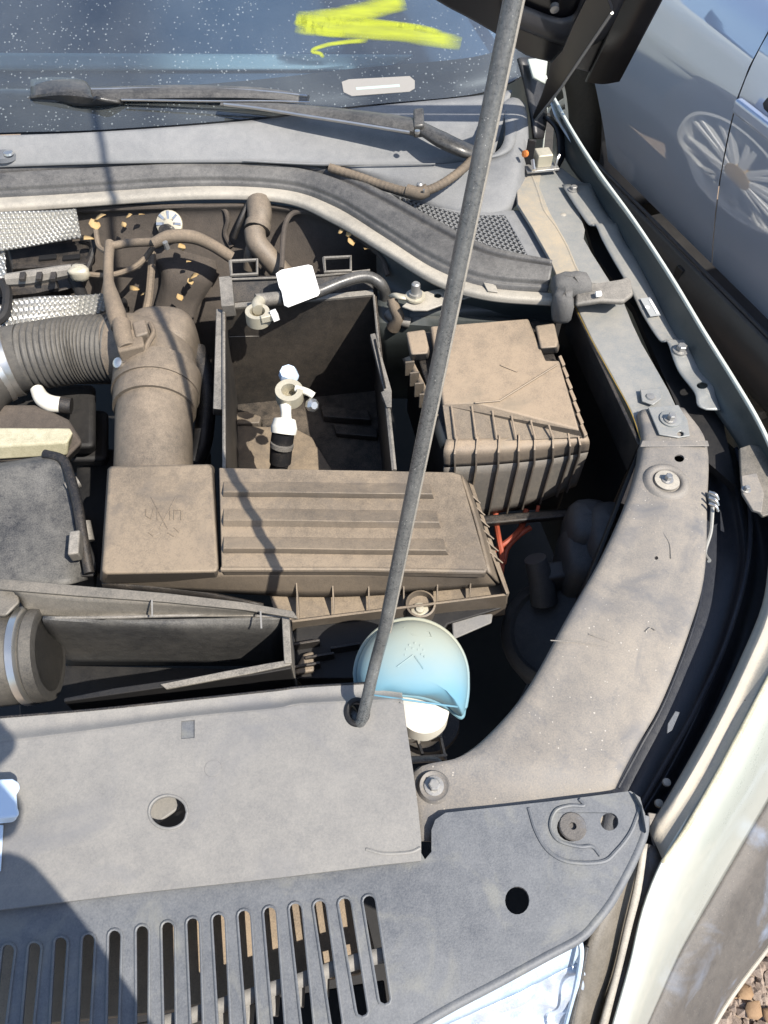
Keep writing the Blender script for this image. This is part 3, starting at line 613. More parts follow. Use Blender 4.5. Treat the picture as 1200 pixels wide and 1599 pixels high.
# ================================================================== INNER RAIL METAL (top right)
ir = thing('inner_fender_rail', 'pale stained metal rail under the bonnet hinge on the right', 'body panel', V((.25, .95, .90)))
zr = .945
up_o = [(806, 285), (818, 262), (850, 252), (878, 262), (905, 282), (925, 290), (925, 300), (902, 320), (908, 340), (914, 358), (912, 372), (925, 395), (955, 442), (975, 470), (885, 470), (858, 405), (830, 355), (808, 320)]
slab('upper_plate', PL(up_o, zr), .004, 'rail_metal', ir, bevel=.0015)
slab('stained_edge', PL([(807, 287), (819, 264), (848, 256), (842, 290), (858, 330), (880, 370), (898, 410), (918, 450), (925, 469), (886, 469), (859, 404), (831, 354), (809, 319)], zr + .0014), .001, 'stained_metal', ir, bevel=.0005)
tube('pressing', PL([(828, 268), (840, 300), (850, 330), (868, 355), (885, 385), (900, 420), (915, 445)], zr), .0022, 'stained_metal', ir, n=8)
lo_o = [(898, 474), (974, 470), (988, 505), (1002, 535), (1028, 580), (1045, 610), (1060, 642), (1010, 645), (1003, 690), (985, 640), (958, 590), (925, 530)]
slab('lower_plate', PL(lo_o, .932), .004, 'rail_metal', ir, bevel=.0012)
slab('side_drop', PL([(893, 474), (898, 474), (1003, 694), (997, 694)], .931), .05, 'black_plastic', ir, bevel=.0008)
tube('yellow_edge_line', PL([(897, 476), (925, 532), (958, 592), (985, 642), (1002, 690)], .9335), .0006, 'gold', ir, n=6)  # thin yellow line along the plate's left edge
slab('gusset', PL([(1000, 608), (1030, 606), (1034, 622), (1020, 632), (1003, 626)], .938), .002, 'rail_metal', ir, bevel=.0008)
lathe('rivet', P(1016, 620, .938), Z, [(.006, 0), (.005, .002), (0, .0025)], 'grey_metal', ir, n=14)
lathe('spot_weld', P(880, 335, zr), Z, [(.0045, 0), (.003, .001), (0, .0012)], 'flange_metal', ir, n=12)
fr = thing('fender_flange', 'long narrow bolted metal strip with wavy edge beside the fender gap', 'mounting strip', V((.33, .85, .93)))
Lf = [(878, 288), (893, 312), (905, 330), (920, 350), (930, 350), (940, 372), (955, 400), (985, 452), (1005, 492), (1030, 530), (1042, 532), (1052, 560), (1062, 582), (1085, 612), (1090, 632), (1103, 640)]
Rf = [(922, 286), (930, 310), (945, 335), (962, 352), (963, 350), (972, 374), (990, 400), (1015, 448), (1035, 490), (1058, 528), (1076, 532), (1082, 556), (1098, 580), (1116, 600), (1118, 618), (1124, 640)]
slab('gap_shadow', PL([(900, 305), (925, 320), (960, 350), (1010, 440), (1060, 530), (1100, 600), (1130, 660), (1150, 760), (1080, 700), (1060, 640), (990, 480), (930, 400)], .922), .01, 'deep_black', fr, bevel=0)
zf = [.952, .952, .951, .950, .953, .950, .948, .946, .944, .943, .946, .945, .941, .943, .940, .938]
rws = [[P(a[0], a[1], z), P((a[0] + b[0]) / 2, (a[1] + b[1]) / 2, z + .0008), P(b[0], b[1], z), P(b[0] + 6, b[1], z - .012)] for a, b, z in zip(Lf, Rf, zf)]
fs = sheet('strip', rws, 'rail_metal', fr, solid=.002, nu=9, nv=60)
cut(fs, hole_px(1097, 602, 9, 6, .943, 14))
bolt(P(896, 296, .953), .0085, fr, h=.004); bolt(P(1063, 547, .947), .010, fr, h=.006)
slab('data_label', PL([(1000, 466), (1016, 464), (1032, 492), (1016, 494)], .9485), .0006, 'label_grey', fr, bevel=0)
slab('label_bar', PL([(1013, 467), (1017, 467), (1030, 489), (1026, 490)], .9492), .0004, 'white_tag', fr, bevel=0)
lathe('label_dot', P(1011, 480, .9486), Z, [(.003, 0), (.003, .0006), (0, .0006)], 'white_tag', fr, n=12)
gutter = sheet('gutter', [PL([(925, 295), (965, 352), (1010, 430), (1060, 528), (1085, 560), (1122, 615), (1150, 660)], .922), PL([(936, 300), (985, 362), (1032, 450), (1075, 530), (1105, 580), (1140, 640), (1170, 690)], .916)], 'rail_metal', fr, solid=.002, nu=30, nv=2)
# foam block and arm
fo = thing('foam_seal_block', 'crumbling dark foam block at the right end of the cowl seal', 'foam block', P(890, 480, .93))
rnd = random.Random(2)
def lump(name, c, rx, ry, rz, mat, parent, n=14, m=9, amp=.12, seed=1, **kw):
    rnd = random.Random(seed); v = []; f = []
    for i in range(m + 1):
        th = math.pi * i / m
        for j in range(n):
            ph = 2 * math.pi * j / n; k = 1 + rnd.uniform(-amp, amp)
            s = abs(math.sin(th)) ** .6; cc = math.copysign(abs(math.cos(th)) ** .6, math.cos(th))
            cx = math.copysign(abs(math.cos(ph)) ** .7, math.cos(ph)); sy = math.copysign(abs(math.sin(ph)) ** .7, math.sin(ph))
            v.append(c + V((rx * s * cx * k, ry * s * sy * k, rz * cc * k)))
    for i in range(m):
        for j in range(n): f.append((i * n + j, i * n + (j + 1) % n, (i + 1) * n + (j + 1) % n, (i + 1) * n + j))
    return obj(name, v, f, mat, parent, angle=80, **kw)
lump('foam_lump', P(893, 448, .958), .026, .020, .016, 'foam', fo, seed=3, amp=.10, n=9, m=7)
lump('foam_lump', P(878, 478, .945), .014, .017, .024, 'foam', fo, seed=5, amp=.12, n=8, m=7)
slab('foam_arm', PL([(900, 438), (935, 441), (968, 436), (978, 430), (986, 436), (990, 458), (975, 470), (940, 468), (900, 474)], .962), .008, 'tray_edge', fo, bevel=.003)
box('clip', P(935, 459, .968), V((.004, .001, 0)), V((0, .004, 0)), V((0, 0, .002)), 'white_tag', fo)

# ================================================================== COWL
cw = thing('windscreen_cowl', 'grey plastic cowl panel below the windscreen with a mesh air intake at its right end', 'cowl panel', V((0, 1.1, .93)))
c_top = [(-80, 214, .995), (150, 206, .995), (380, 189, .997), (560, 168, 1.0), (740, 150, 1.005), (800, 140, 1.01)]
c_bot = [(-80, 264, .965), (150, 256, .965), (380, 253, .968), (520, 258, .968), (660, 256, .966), (770, 250, .966)]
A = PL(c_top); B = PL(c_bot)
sheet('cowl_top', [A, [a * .5 + b * .5 + Z * .003 for a, b in zip(A, B)], B], 'cowl_plastic', cw, solid=.003, nu=40, nv=10)
# end tub: upper rim and falling face
rim = PL([(500, 257, .967), (600, 258, .967), (690, 256, .968), (752, 248, .970), (785, 240, .974), (802, 225, .98), (806, 190, .99), (800, 160, 1.0)])
face = PL([(510, 262, .950), (610, 300, .938), (690, 328, .934), (745, 338, .933), (785, 335, .933), (808, 318, .935), (824, 270, .945), (822, 165, .985)])
sheet('tub_face', [rim, [a * .55 + b * .45 + V((.004, -.004, .004)) for a, b in zip(rim, face)], face], 'cowl_plastic', cw, solid=.003, nu=42, nv=8)
sheet('tub_rim', [PL([(738, 250, .972), (770, 240, .976), (785, 225, .982), (790, 200, .99), (786, 165, 1.0)]), PL([(752, 250, .971), (786, 241, .975), (803, 225, .981), (807, 190, .991), (801, 160, 1.001)])], 'cowl_plastic', cw, solid=.004, nu=20, nv=2)
slab('tub_recess', PL([(700, 250), (770, 243), (786, 225), (790, 190), (770, 165), (745, 200)], .962), .004, 'black_plastic', cw)
sheet('tub_pillar', [PL([(786, 160, 1.004), (800, 152, 1.006), (816, 158, 1.002), (824, 176, .99)]), PL([(788, 200, .985), (800, 205, .985), (816, 210, .98), (826, 220, .97)]), PL([(790, 248, .965), (800, 256, .96), (815, 262, .95), (824, 268, .945)])], 'cowl_plastic', cw, solid=.003, nu=12, nv=8)
mesh_poly = [(612, 303), (660, 316), (700, 328), (735, 336), (788, 335), (806, 366), (826, 402), (790, 397), (750, 384), (700, 360), (655, 332)]
frame_o = [(590, 296), (640, 308), (700, 322), (745, 331), (800, 328), (822, 330), (862, 408), (830, 408), (790, 403), (745, 389), (690, 364), (640, 334)]
slab('mesh_frame', PL(frame_o, .936), .004, 'cowl_plastic', cw, holes=[PL(mesh_poly, .936)], bevel=.001)
# mesh: crossing bars clipped to the opening
def inside(p, poly):
    r = False; j = len(poly) - 1
    for i in range(len(poly)):
        if (poly[i][1] > p[1]) != (poly[j][1] > p[1]) and p[0] < (poly[j][0] - poly[i][0]) * (p[1] - poly[i][1]) / (poly[j][1] - poly[i][1]) + poly[i][0]: r = not r
        j = i
    return r
bars = []; mp2 = [(p.x, p.y) for p in PL(mesh_poly, .934)]
cx, cy = sum(p[0] for p in mp2) / len(mp2), sum(p[1] for p in mp2) / len(mp2)
for ang in (math.radians(10 - 38), math.radians(10 + 38)):
    d = V((math.cos(ang), math.sin(ang), 0)); nn = V((-d.y, d.x, 0))
    for k in range(-32, 33):
        run = None
        for s in range(-140, 141):
            q = V((cx, cy, .934)) + nn * (k * .0078) + d * (s * .002); ins = inside((q.x, q.y), mp2)
            if ins and run is None: run = q
            if (not ins or s == 140) and run is not None:
                L_ = (q - run)
                if L_.length > .003: bars.append(boxgeo((q + run) / 2, L_ / 2, nn * .0009, Z * .0016))
                run = None
v_, f_ = join_geo(bars); o = obj('mesh_grille', v_, f_, 'cowl_plastic', cw, smooth=False)
slab('mesh_shadow_box', PL(frame_o, .915), .004, 'shadow_hole', cw, bevel=0)
lathe('washer_jet', P(10, 243, .972), Z, [(.022, 0), (.020, .006), (.012, .010), (0, .011)], 'grey_trim', cw, n=20)
lathe('jet_eye', P(14, 240, .981), Z, [(.008, 0), (.007, .003), (0, .004)], 'silver', cw, n=16)
tube('cowl_seam', PL([(380, 251, .9705), (480, 256, .971), (600, 257, .971), (680, 256, .971)]), .0012, 'cowl_plastic', cw, n=6)

# weather seal with ridges
se = thing('cowl_seal', 'long ridged black rubber seal curving across the back of the engine bay', 'rubber seal', V((-.05, 1.0, .93)))
T = [(-80, 270), (0, 263), (100, 257), (300, 249), (440, 253), (520, 266), (600, 300), (680, 343), (760, 384), (862, 408)]
Bm = [(-80, 306), (0, 301), (100, 296), (300, 284), (440, 289), (520, 313), (600, 362), (680, 412), (760, 440), (858, 448)]
prof = [(0, -.008), (.05, .004), (.12, .0055), (.18, .004), (.22, -.001), (.28, -.001), (.34, .005), (.42, .009), (.52, .0095), (.64, .008), (.76, .005), (.84, .003), (.88, -.003), (.94, -.004), (1, -.012)]
TA = curve(PL(T, .957), 60); BA = curve(PL(Bm, .950), 60)
rws = [[a + (b - a) * u + Z * h for a, b in zip(TA, BA)] for u, h in prof]
sheet('seal_strip', rws, 'seal_rubber', se, solid=.002, nu=0, nv=48, angle=70)
fg = thing('bulkhead_flange', 'pale dusty metal flange under the rubber seal', 'metal flange', V((-.05, 1.0, .92)))
T2 = [(-80, 308), (0, 304), (100, 298), (300, 286), (440, 291), (520, 318), (600, 366), (680, 417), (760, 446), (862, 456)]
B2 = [(-80, 332), (0, 327), (100, 320), (300, 307), (440, 312), (520, 344), (600, 392), (680, 440), (760, 464), (868, 473)]
TA = curve(PL(T2, .940), 60); BA = curve(PL(B2, .940), 60)
sheet('flange_strip', [[a + (b - a) * u + Z * h for a, b in zip(TA, BA)] for u, h in ((0, -.002), (.2, .001), (.7, .003), (.92, .001), (1, -.006))], 'flange_metal', fg, solid=.002, nu=0, nv=0)
slab('joint_tab', PL([(752, 434), (775, 446), (778, 456), (762, 454)], .9455), .002, 'flange_metal', fg, bevel=.0006)

# ================================================================== WINDSCREEN
ws = thing('windscreen', 'dusty dark blue windscreen with a yellow sprayed mark', 'windscreen', V((0, 1.17, .99)))
wb = [(-700, 250, .99), (-80, 211, .992), (150, 203, .992), (380, 186, .994), (560, 165, .997), (740, 147, 1.002), (812, 120, 1.01), (840, 95, 1.03)]
WB = PL(wb); WD = V((0, .5, .29)); WN = V((0, -.29, .5)).normalized()
def wz(p): return p
sheet('glass', [WB, [p + WD for p in WB], [p + WD * 2 for p in WB]], 'windscreen_glass', ws, solid=.0, nu=56, nv=8)
sheet('frit_band', [[p - WN * .004 for p in WB], [p - WN * .004 + WD * .115 for p in WB]], 'body_black', ws, solid=.001, nu=56, nv=2)
def onglass(px, py, off=.0008):
    # point on the glass under a pixel
    best = None
    Wc = curve(WB, 112)
    for a, b in zip(Wc[:-1], Wc[1:]):
        t = (b - a); n = t.cross(WD).normalized(); q = PP(px, py, a, n)
        s = (q.x - a.x) / t.x if abs(t.x) > 1e-6 else 0
        k = (q - a - t * s).dot(WD) / WD.dot(WD)
        s = ((q - a) - WD * k).x / t.x
        if -0.01 <= s <= 1.01: best = q + WN * off; break
    return best or PP(px, py, WB[3], WN) + WN * off
def stroke(pxs, wpx, name='paint_stroke'):
    pts = curve([V((x, y, 0)) for x, y in pxs], 26); verts = []; faces = []; ed = []; m_ = 6
    for i, p in enumerate(pts):
        t = (pts[min(i + 1, len(pts) - 1)] - pts[max(i - 1, 0)]).normalized(); n = V((-t.y, t.x, 0))
        wdt = wpx[0] + (wpx[1] - wpx[0]) * i / (len(pts) - 1)
        for j in range(m_ + 1):
            u = j / m_ * 2 - 1; verts.append(onglass(p.x + n.x * u * wdt / 2, p.y + n.y * u * wdt / 2))
            e = min(1, (len(pts) - 1 - i) / 3, i / 2); ed.append((1 - abs(u) ** 2.2) * (.35 + .65 * e))
    for i in range(len(pts) - 1):
        for j in range(m_):
            a = i * (m_ + 1) + j; faces.append((a, a + 1, a + m_ + 2, a + m_ + 1))
    o = obj(name, verts, faces, 'yellow_spray', ws)
    at = o.data.attributes.new('edge', 'FLOAT', 'POINT')
    for i, e in enumerate(ed): at.data[i].value = e
    return o
stroke([(632, -2), (590, 12), (540, 24), (490, 30), (462, 30)], (40, 30))
stroke([(462, 36), (520, 42), (600, 48), (660, 56), (720, 70)], (44, 30))
stroke([(560, 32), (610, 38), (655, 44), (690, 52)], (14, 12))
stroke([(462, 30), (485, 42), (510, 50), (540, 52)], (26, 16))
stroke([(575, 64), (540, 66), (505, 72), (488, 80), (500, 84), (506, 90)], (9, 8))
slab('vin_label', [onglass(x, y, .0004) for x, y in ((534, 128), (545, 124), (640, 119), (648, 126), (648, 138), (640, 143), (550, 150), (537, 144))], .0005, 'cream_label', ws, bevel=0)
slab('label_print', [onglass(x, y, .0010) for x, y in ((556, 137), (624, 132), (625, 136), (557, 141))], .0003, 'print_green', ws, bevel=0)
db = thing('dashboard', 'dark dashboard top seen through the dirty windscreen', 'dashboard', V((0, 1.5, .9)))
sheet('dash_top', [[V((x, 1.30 + .02 * abs(x), .985)) for x in (-1.2, -.6, -.1, .2)], [V((x, 1.42, 1.0)) for x in (-1.2, -.6, -.1, .2)], [V((x, 2.0, 1.02)) for x in (-1.2, -.6, -.1, .2)]], 'dash', db, solid=.01)
sheet('dash_pad', [[V((x, 1.33, 1.002)) for x in (-1.2, -.6, -.25, .0)], [V((x, 1.37 - .01 * x, 1.006)) for x in (-1.2, -.6, -.25, .05)]], 'dash_light', db, solid=.004)
ap = thing('windscreen_pillar', 'black windscreen pillar trim behind the prop rod', 'pillar', P(830, 150, 1.0))
sheet('pillar_trim', [PL([(812, 90, 1.06), (822, 130, 1.03), (832, 180, .99), (836, 215, .965)]), PL([(838, 88, 1.05), (850, 130, 1.02), (855, 180, .98), (850, 215, .96)])], 'body_black', ap, solid=.006, nu=10, nv=3)
sheet('pale_cap', [PL([(826, 92, 1.062), (834, 120, 1.045)]), PL([(856, 90, 1.055), (852, 130, 1.035)])], 'fender_paint', ap, solid=.004, nu=4, nv=3)

# ================================================================== WIPER
wi = thing('wiper', 'dusty black wiper arm and blade resting on the glass above the cowl', 'wiper', P(640, 200, .99))
tube('arm', PL([(745, 240, .985), (720, 232, .995), (690, 218, 1.003), (655, 198, 1.010)]), [.015, .018, .019, .014], 'wiper_black', wi, n=16, flat=.55)
tube('arm_channel', PL([(650, 199, 1.012), (600, 190, 1.014), (520, 179, 1.016), (430, 168, 1.018), (345, 163, 1.018)]), [.019, .018, .016, .010, .004], 'wiper_black', wi, n=10, flat=.5)
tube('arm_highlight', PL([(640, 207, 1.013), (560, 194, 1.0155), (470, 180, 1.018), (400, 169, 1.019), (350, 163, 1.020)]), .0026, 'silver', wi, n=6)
box('pivot_clip', P(654, 192, 1.016), CR * .008, V((0, .018, .004)), Z * .010, 'wiper_black', wi, bevel=.003)
lathe('pivot_pin', P(652, 208, 1.02), Z, [(.004, 0), (.004, .004), (0, .005)], 'silver', wi, n=12)
tube('blade_body', PL([(-80, 150, 1.012), (20, 150, 1.014), (60, 150, 1.016), (150, 148, 1.02), (280, 144, 1.022), (400, 146, 1.022), (482, 155, 1.018)]), [.018, .018, .018, .019, .018, .015, .010], 'wiper_black', wi, n=12, flat=.45)
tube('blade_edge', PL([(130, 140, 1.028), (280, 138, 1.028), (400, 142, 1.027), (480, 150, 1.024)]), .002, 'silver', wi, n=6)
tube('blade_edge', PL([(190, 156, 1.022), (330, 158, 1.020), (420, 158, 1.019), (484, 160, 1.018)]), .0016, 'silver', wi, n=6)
sheet('connector_cover', [PL([(48, 124, 1.03), (80, 120, 1.034), (128, 124, 1.034), (142, 138, 1.03)]), PL([(48, 150, 1.026), (90, 144, 1.034), (130, 146, 1.034), (150, 156, 1.028)]), PL([(50, 158, 1.01), (90, 160, 1.015), (130, 166, 1.015), (195, 162, 1.015)])], 'wiper_black', wi, solid=.006, nu=12, nv=8)
# brown washer hose across the cowl
wh = thing('washer_hose', 'brown ribbed washer hose running over the cowl mesh', 'hose', P(650, 300, .94))
tube('hose_run', PL([(762, 190, 1.00), (752, 222, .995), (735, 252, .985), (705, 278, .975), (672, 296, .966), (640, 300, .962), (600, 290, .962), (560, 276, .964), (515, 262, .968)]), .0066, 'hose_brown', wh, n=12, ribs=48, ribamp=.00022)
tube('sleeve', PL([(636, 298, .963), (655, 302, .963), (668, 297, .966)]), .0095, 'hose_brown', wh, n=12)
lathe('clip_button', P(656, 291, .970), Z, [(.005, 0), (.005, .004), (.003, .006), (0, .006)], 'grey_metal', wh, n=12)
tube('cable_tie', PL([(662, 296, .975), (664, 308, .958)]), .0015, 'silver', wh, n=6)

# ================================================================== BONNET AND HINGE (the rod's upper end meets this panel)
bo = thing('bonnet', 'raised bonnet seen from its dark underside at the top of the picture', 'bonnet', V((.2, 1.0, 1.15)))
C0 = PP(967, 122, V((0, 1.16, 0)), V((0, 1, 0)))
u = V((0.02, -.47, 1.0)).normalized()
# plane of the bonnet: through C0, spanned by u and the sideways axis
bn = u.cross(V((-1, 0, 0))).normalized()
def BO(px, py, off=0): return PP(px, py, C0, bn) + bn * off
edge_px = [(600, -60), (685, 0), (740, 30), (785, 57), (822, 84), (860, 95), (905, 107), (967, 123)]
edge_px2 = [(600, -90), (690, -25), (745, 5), (790, 30), (830, 55), (865, 66), (910, 76), (962, 92)]
EB = [BO(*p) for p in edge_px]
sgn = 1 if bn.dot(CAM - C0) > 0 else -1
ROWS = [[p + u * s for p in EB] for s in (0, .25, 1.25)]
sheet('outer_skin', [[p - bn * sgn * .018 for p in r] for r in ROWS], 'fender_paint', bo, solid=0, nu=28, nv=4)
sheet('inner_frame', ROWS, 'bonnet_under', bo, solid=0, nu=28, nv=4)
ER = [EB[-1] + u * (s * .1) + V((.006 * s, 0, 0)) for s in range(9)]
sheet('side_rail', [[p + bn * sgn * .002 for p in ER], [p + V((-.025, 0, 0)) + bn * sgn * .006 for p in ER], [p + V((-.05, .0, 0)) + bn * sgn * .0025 for p in ER]], 'bonnet_under', bo, solid=.003, nu=8, nv=16)
sheet('side_hem', [[p for p in ER], [p - bn * sgn * .018 for p in ER]], 'body_black', bo, solid=.002, nu=2, nv=16)
sheet('rear_hem', [[p for p in EB], [p - bn * sgn * .018 for p in EB]], 'body_black', bo, solid=.002, nu=28, nv=2)
sheet('raised_channel', [[BO(x, y, sgn * o_) for x, y in q] for q, o_ in (([(785, 30), (860, 60), (905, 70), (938, 60), (962, 30), (985, -20), (1000, -60)], .002), ([(785, 10), (860, 40), (895, 45), (915, 35), (935, 5), (955, -40), (965, -80)], .014), ([(785, -10), (860, 20), (885, 22), (900, 12), (912, -20), (930, -60), (940, -100)], .004))], 'body_black', bo, solid=.002, nu=24, nv=6)
lathe('bump_stop', BO(866, 5, sgn * .004), bn * sgn, [(.006, 0), (.006, .006), (0, .007)], 'grey_metal', bo, n=12)
tube('wiring_edge', [BO(x, y, sgn * .006) for x, y in ((786, -20), (790, 12), (786, 45))], .004, 'hose_brown', bo, n=8)
hg = bo
hpx = [(956, 18), (950, 36), (838, 188), (832, 184), (846, 150), (854, 125), (860, 100), (878, 80), (895, 40), (920, -10), (945, -12)]
hz = PP(900, 110, P(838, 188, .985), V((.72, .6, 0)).normalized())
hn = V((.30, 1, 0.8)).normalized(); ho = P(838, 188, .985)
hp_ = slab('hinge_arm', [PP(x, y, ho, hn) for x, y in hpx], .003, 'bonnet_under', hg, down=hn * .006, bevel=.0006)
tube('arm_edge', [PP(x, y, ho, hn) for x, y in ((956, 20), (915, 80), (876, 138), (837, 187))], .0021, 'grey_metal', hp_, n=8, smoothpath=False)
sheet('hinge_base', [PL([(850, 180, .985), (868, 200, .975), (872, 235, .955), (868, 262, .95)]), PL([(862, 182, .98), (880, 205, .97), (884, 240, .95), (872, 266, .948)])], 'bonnet_under', hg, solid=.004, nu=10, nv=2)
hb = thing('hinge_latch_bracket', 'rusty little hinge bracket with a copper coloured nut', 'bracket', P(840, 260, .945))
box('vertical_plate', P(828, 238, .975), V((.006, -.002, 0)), V((0, .002, 0)), Z * .020, 'black_plastic', hb, bevel=.001)
box('base_plate', P(846, 262, .955), CR * .026, CA * .010, Z * .002, 'grey_metal', hb, bevel=.001)
box('latch_block', P(848, 246, .966), CR * .012, CA * .012, Z * .010, 'cream_metal', hb, bevel=.002)
lathe('nut', P(822, 240, .982), V((-.7, -.6, .3)), [(.005, 0), (.005, .005), (0, .006)], 'copper', hb, n=10)
tube('pin', PL([(832, 250, .97), (834, 266, .962)]), .003, 'silver', hb, n=8)
tube('hook', PL([(866, 266, .95), (870, 250, .965), (874, 242, .97)]), .0025, 'grey_metal', hb, n=6)
ss = thing('fender_edge_strip', 'bright blue silver strip clipped inside the fender edge below the hinge', 'trim strip', P(890, 200, .96))
tube('strip', PL([(862, 160, .985), (872, 185, .98), (888, 210, .975), (905, 234, .972), (918, 254, .965), (922, 270, .96)]), [.003, .0045, .005, .005, .005, .003], 'silver', ss, n=8, flat=.5)
# ================================================================== ENGINE BAY BODY
bay = thing('engine_bay_tub', 'dark inner bodywork and undertray of the engine bay', 'inner body', V((0, .7, .40)))
slab('undertray', [V((-1.3, -.1, .42)), V((.40, -.1, .42)), V((.42, 1.3, .42)), V((-1.3, 1.3, .42))], .01, 'deep_black', bay, bevel=0)
fwx = [-60, 60, 180, 300, 420, 520, 600, 640]
sheet('firewall', [PL([(x, 322 + max(0, x - 460) * .35, .925) for x in fwx]), PL([(x, 345 + max(0, x - 460) * .3, .90) for x in fwx]), PL([(x, 430, .83) for x in fwx]), PL([(x, 520, .74) for x in fwx]), PL([(x, 600, .60) for x in fwx])], 'insulation', bay, solid=.006, nu=50, nv=30)
sheet('strut_tower', [PL([(590, 380, .925), (680, 436, .925), (770, 462, .925), (872, 474, .925)]), PL([(590, 440, .88), (680, 478, .88), (770, 492, .88), (870, 500, .88)]), PL([(590, 520, .86), (680, 520, .86), (770, 520, .86), (870, 530, .86)]), PL([(590, 620, .6), (680, 620, .6), (770, 620, .6), (900, 620, .6)])], 'fender_inner', bay, solid=.003, nu=18, nv=18)
wall('side_rail', P(1000, 690, .90), P(885, 480, .90), .5, .004, 'deep_black', bay)
wall('side_rail', P(1000, 700, .92), P(900, 960, .92), .5, .004, 'deep_black', bay)
wall('front_crossmember', P(-60, 1160, .925), P(610, 1122, .925), .5, .004, 'deep_black', bay)
tube('firewall_seam', PL([(60, 331, .922), (180, 326, .922), (300, 322, .922), (345, 324, .918), (356, 342, .905), (352, 365, .885), (362, 386, .87)]), .004, 'insulation', bay, n=8)
tube('firewall_seam', PL([(440, 420, .90), (446, 350, .915), (470, 330, .925), (520, 345, .925), (590, 395, .915), (606, 430, .90)]), .004, 'insulation', bay, n=8)
sheet('insulation_fold', [PL([(225, 385, .86), (250, 430, .835), (240, 480, .79), (230, 530, .75)]), PL([(240, 380, .87), (268, 430, .845), (262, 480, .80), (250, 530, .76)]), PL([(330, 380, .865), (338, 430, .835), (310, 480, .79), (290, 530, .76)])], 'insulation', bay, solid=.005, nu=12, nv=10)
# stud disc on the firewall
fs_ = thing('foil_washer', 'round pale foil washer pressed onto the firewall insulation', 'washer', PP(265, 352, P(265, 352, .895), V((0, 1, .2))))
nf = V((0, -.75, .65)).normalized()
lathe('disc', P(265, 350, .905), nf, [(.021, 0), (.020, .003), (.010, .006), (0, .006)], 'cream_metal', fs_, n=24)
for k in range(8):
    a = k * math.pi / 4; ax_ = V((1, 0, 0)); ay_ = nf.cross(ax_)
    box('petal', P(265, 350, .905) + nf * .005 + (ax_ * math.cos(a) + ay_ * math.sin(a)) * .013, (ax_ * math.cos(a) + ay_ * math.sin(a)) * .006, (-ax_ * math.sin(a) + ay_ * math.cos(a)) * .002, nf * .001, 'silver', fs_, bevel=0)
lathe('stud', P(262, 360, .905), V((0, -.5, .3)), [(.010, 0), (.010, .016), (0, .016)], 'black_plastic', fs_, n=14)
# pipe standing by the firewall
pp = thing('firewall_pipe', 'dusty brown pipe with a socket coming down the firewall behind the battery tray', 'pipe', P(405, 400, .86))
tube('lower_pipe', PL([(398, 360, .915), (402, 380, .905), (418, 400, .89), (440, 425, .87), (455, 440, .85)]), .0165, 'intake_rubber', pp, n=14)
tube('upper_socket', PL([(404, 316, .93), (406, 335, .925), (404, 358, .915)]), [.0185, .019, .0165], 'intake_rubber', pp, n=16)
tube('branch', PL([(400, 372, .905), (392, 395, .885), (390, 420, .86)]), .010, 'intake_rubber', pp, n=10)
tube('rim', PL([(404, 350, .918), (402, 360, .914)]), .020, 'intake_rubber', pp, n=16)
tube('stay', PL([(388, 318, .93), (376, 345, .915), (366, 372, .89)]), .004, 'black_plastic', pp, n=8)
# dried leaves on the firewall
lv = [(148, 345, .93, .022), (152, 360, .925, .02), (146, 372, .918, .018), (197, 340, .925, .012), (196, 355, .918, .010), (226, 335, .925, .012), (174, 385, .905, .012), (287, 392, .885, .014), (298, 408, .878, .010), (296, 436, .86, .018), (300, 445, .852, .012), (216, 450, .85, .018), (220, 462, .845, .012), (284, 470, .835, .013), (290, 492, .82, .015), (540, 368, .93, .014), (552, 384, .925, .014), (575, 388, .925, .012), (528, 364, .93, .010), (302, 520, .80, .016), (307, 536, .80, .013), (560, 372, .93, .008)]
LB = ['yellow dried leaf in the big clump right of the upper heat shield'] * 3 + ['small dried leaf crumb between the leaf clump and the foil washer'] * 2 + ['single dried crumb just left of the foil washer', 'dried crumb beside the cable bend below the leaf clump', 'yellow dried leaf just below the foil washer', 'smaller dried crumb under the foil washer, right of its neighbour'] + ['dried leaf on the insulation midway down, left of the battery tray'] * 2 + ['yellow dried leaf in the hollow right of the hanging wiring loom'] * 2 + ['small dried leaf above the intake elbow', 'dried leaf caught lower down just above the intake elbow'] + ['dried leaf on the dark firewall right of the brown pipe'] * 4 + ['dried leaf wedged between the intake elbow and the battery tray'] * 2 + ['dried leaf on the dark firewall right of the brown pipe']
for i, (x, y, z, s) in enumerate(lv):
    g = 'dried leaves caught on the firewall'
    leaf(P(x, y, z - .004), s, i * 2.1, .5, LB[i], g)

# ---- heat shields
def shield(name, label, px, z, cells):
    t = thing(name, label, 'heat shield', P(px[0][0], px[0][1], z[0]) - Z * .02, 'embossed heat shields')
    q = [P(x, y, zz) for (x, y), zz in zip(px, z)]; nx, ny = cells; rnd = random.Random(4)
    verts = []; faces = []; sub = 4
    X = nx * sub; Y = ny * sub
    a, b, c, d = q; n = (b - a).cross(d - a).normalized(); n = n if n.z > 0 else -n
    for j in range(Y + 1):
        for i in range(X + 1):
            u = i / X; v = j / Y; p = (a * (1 - u) + b * u) * (1 - v) + (d * (1 - u) + c * u) * v
            cu = (i / sub + (.5 if (j // sub) % 2 else 0)) % 1 - .5; cv = (j / sub) % 1 - .5
            h = max(0, 1 - (cu * cu + cv * cv) * 5.5); verts.append(p + n * (.0065 * h + .004 * math.sin(u * 5 + v * 3)))
    for j in range(Y):
        for i in range(X): s = j * (X + 1) + i; faces.append((s, s + 1, s + X + 2, s + X + 1))
    obj('embossed_sheet', verts, faces, 'heat_shield', t, solid=.001, angle=80)
    return t
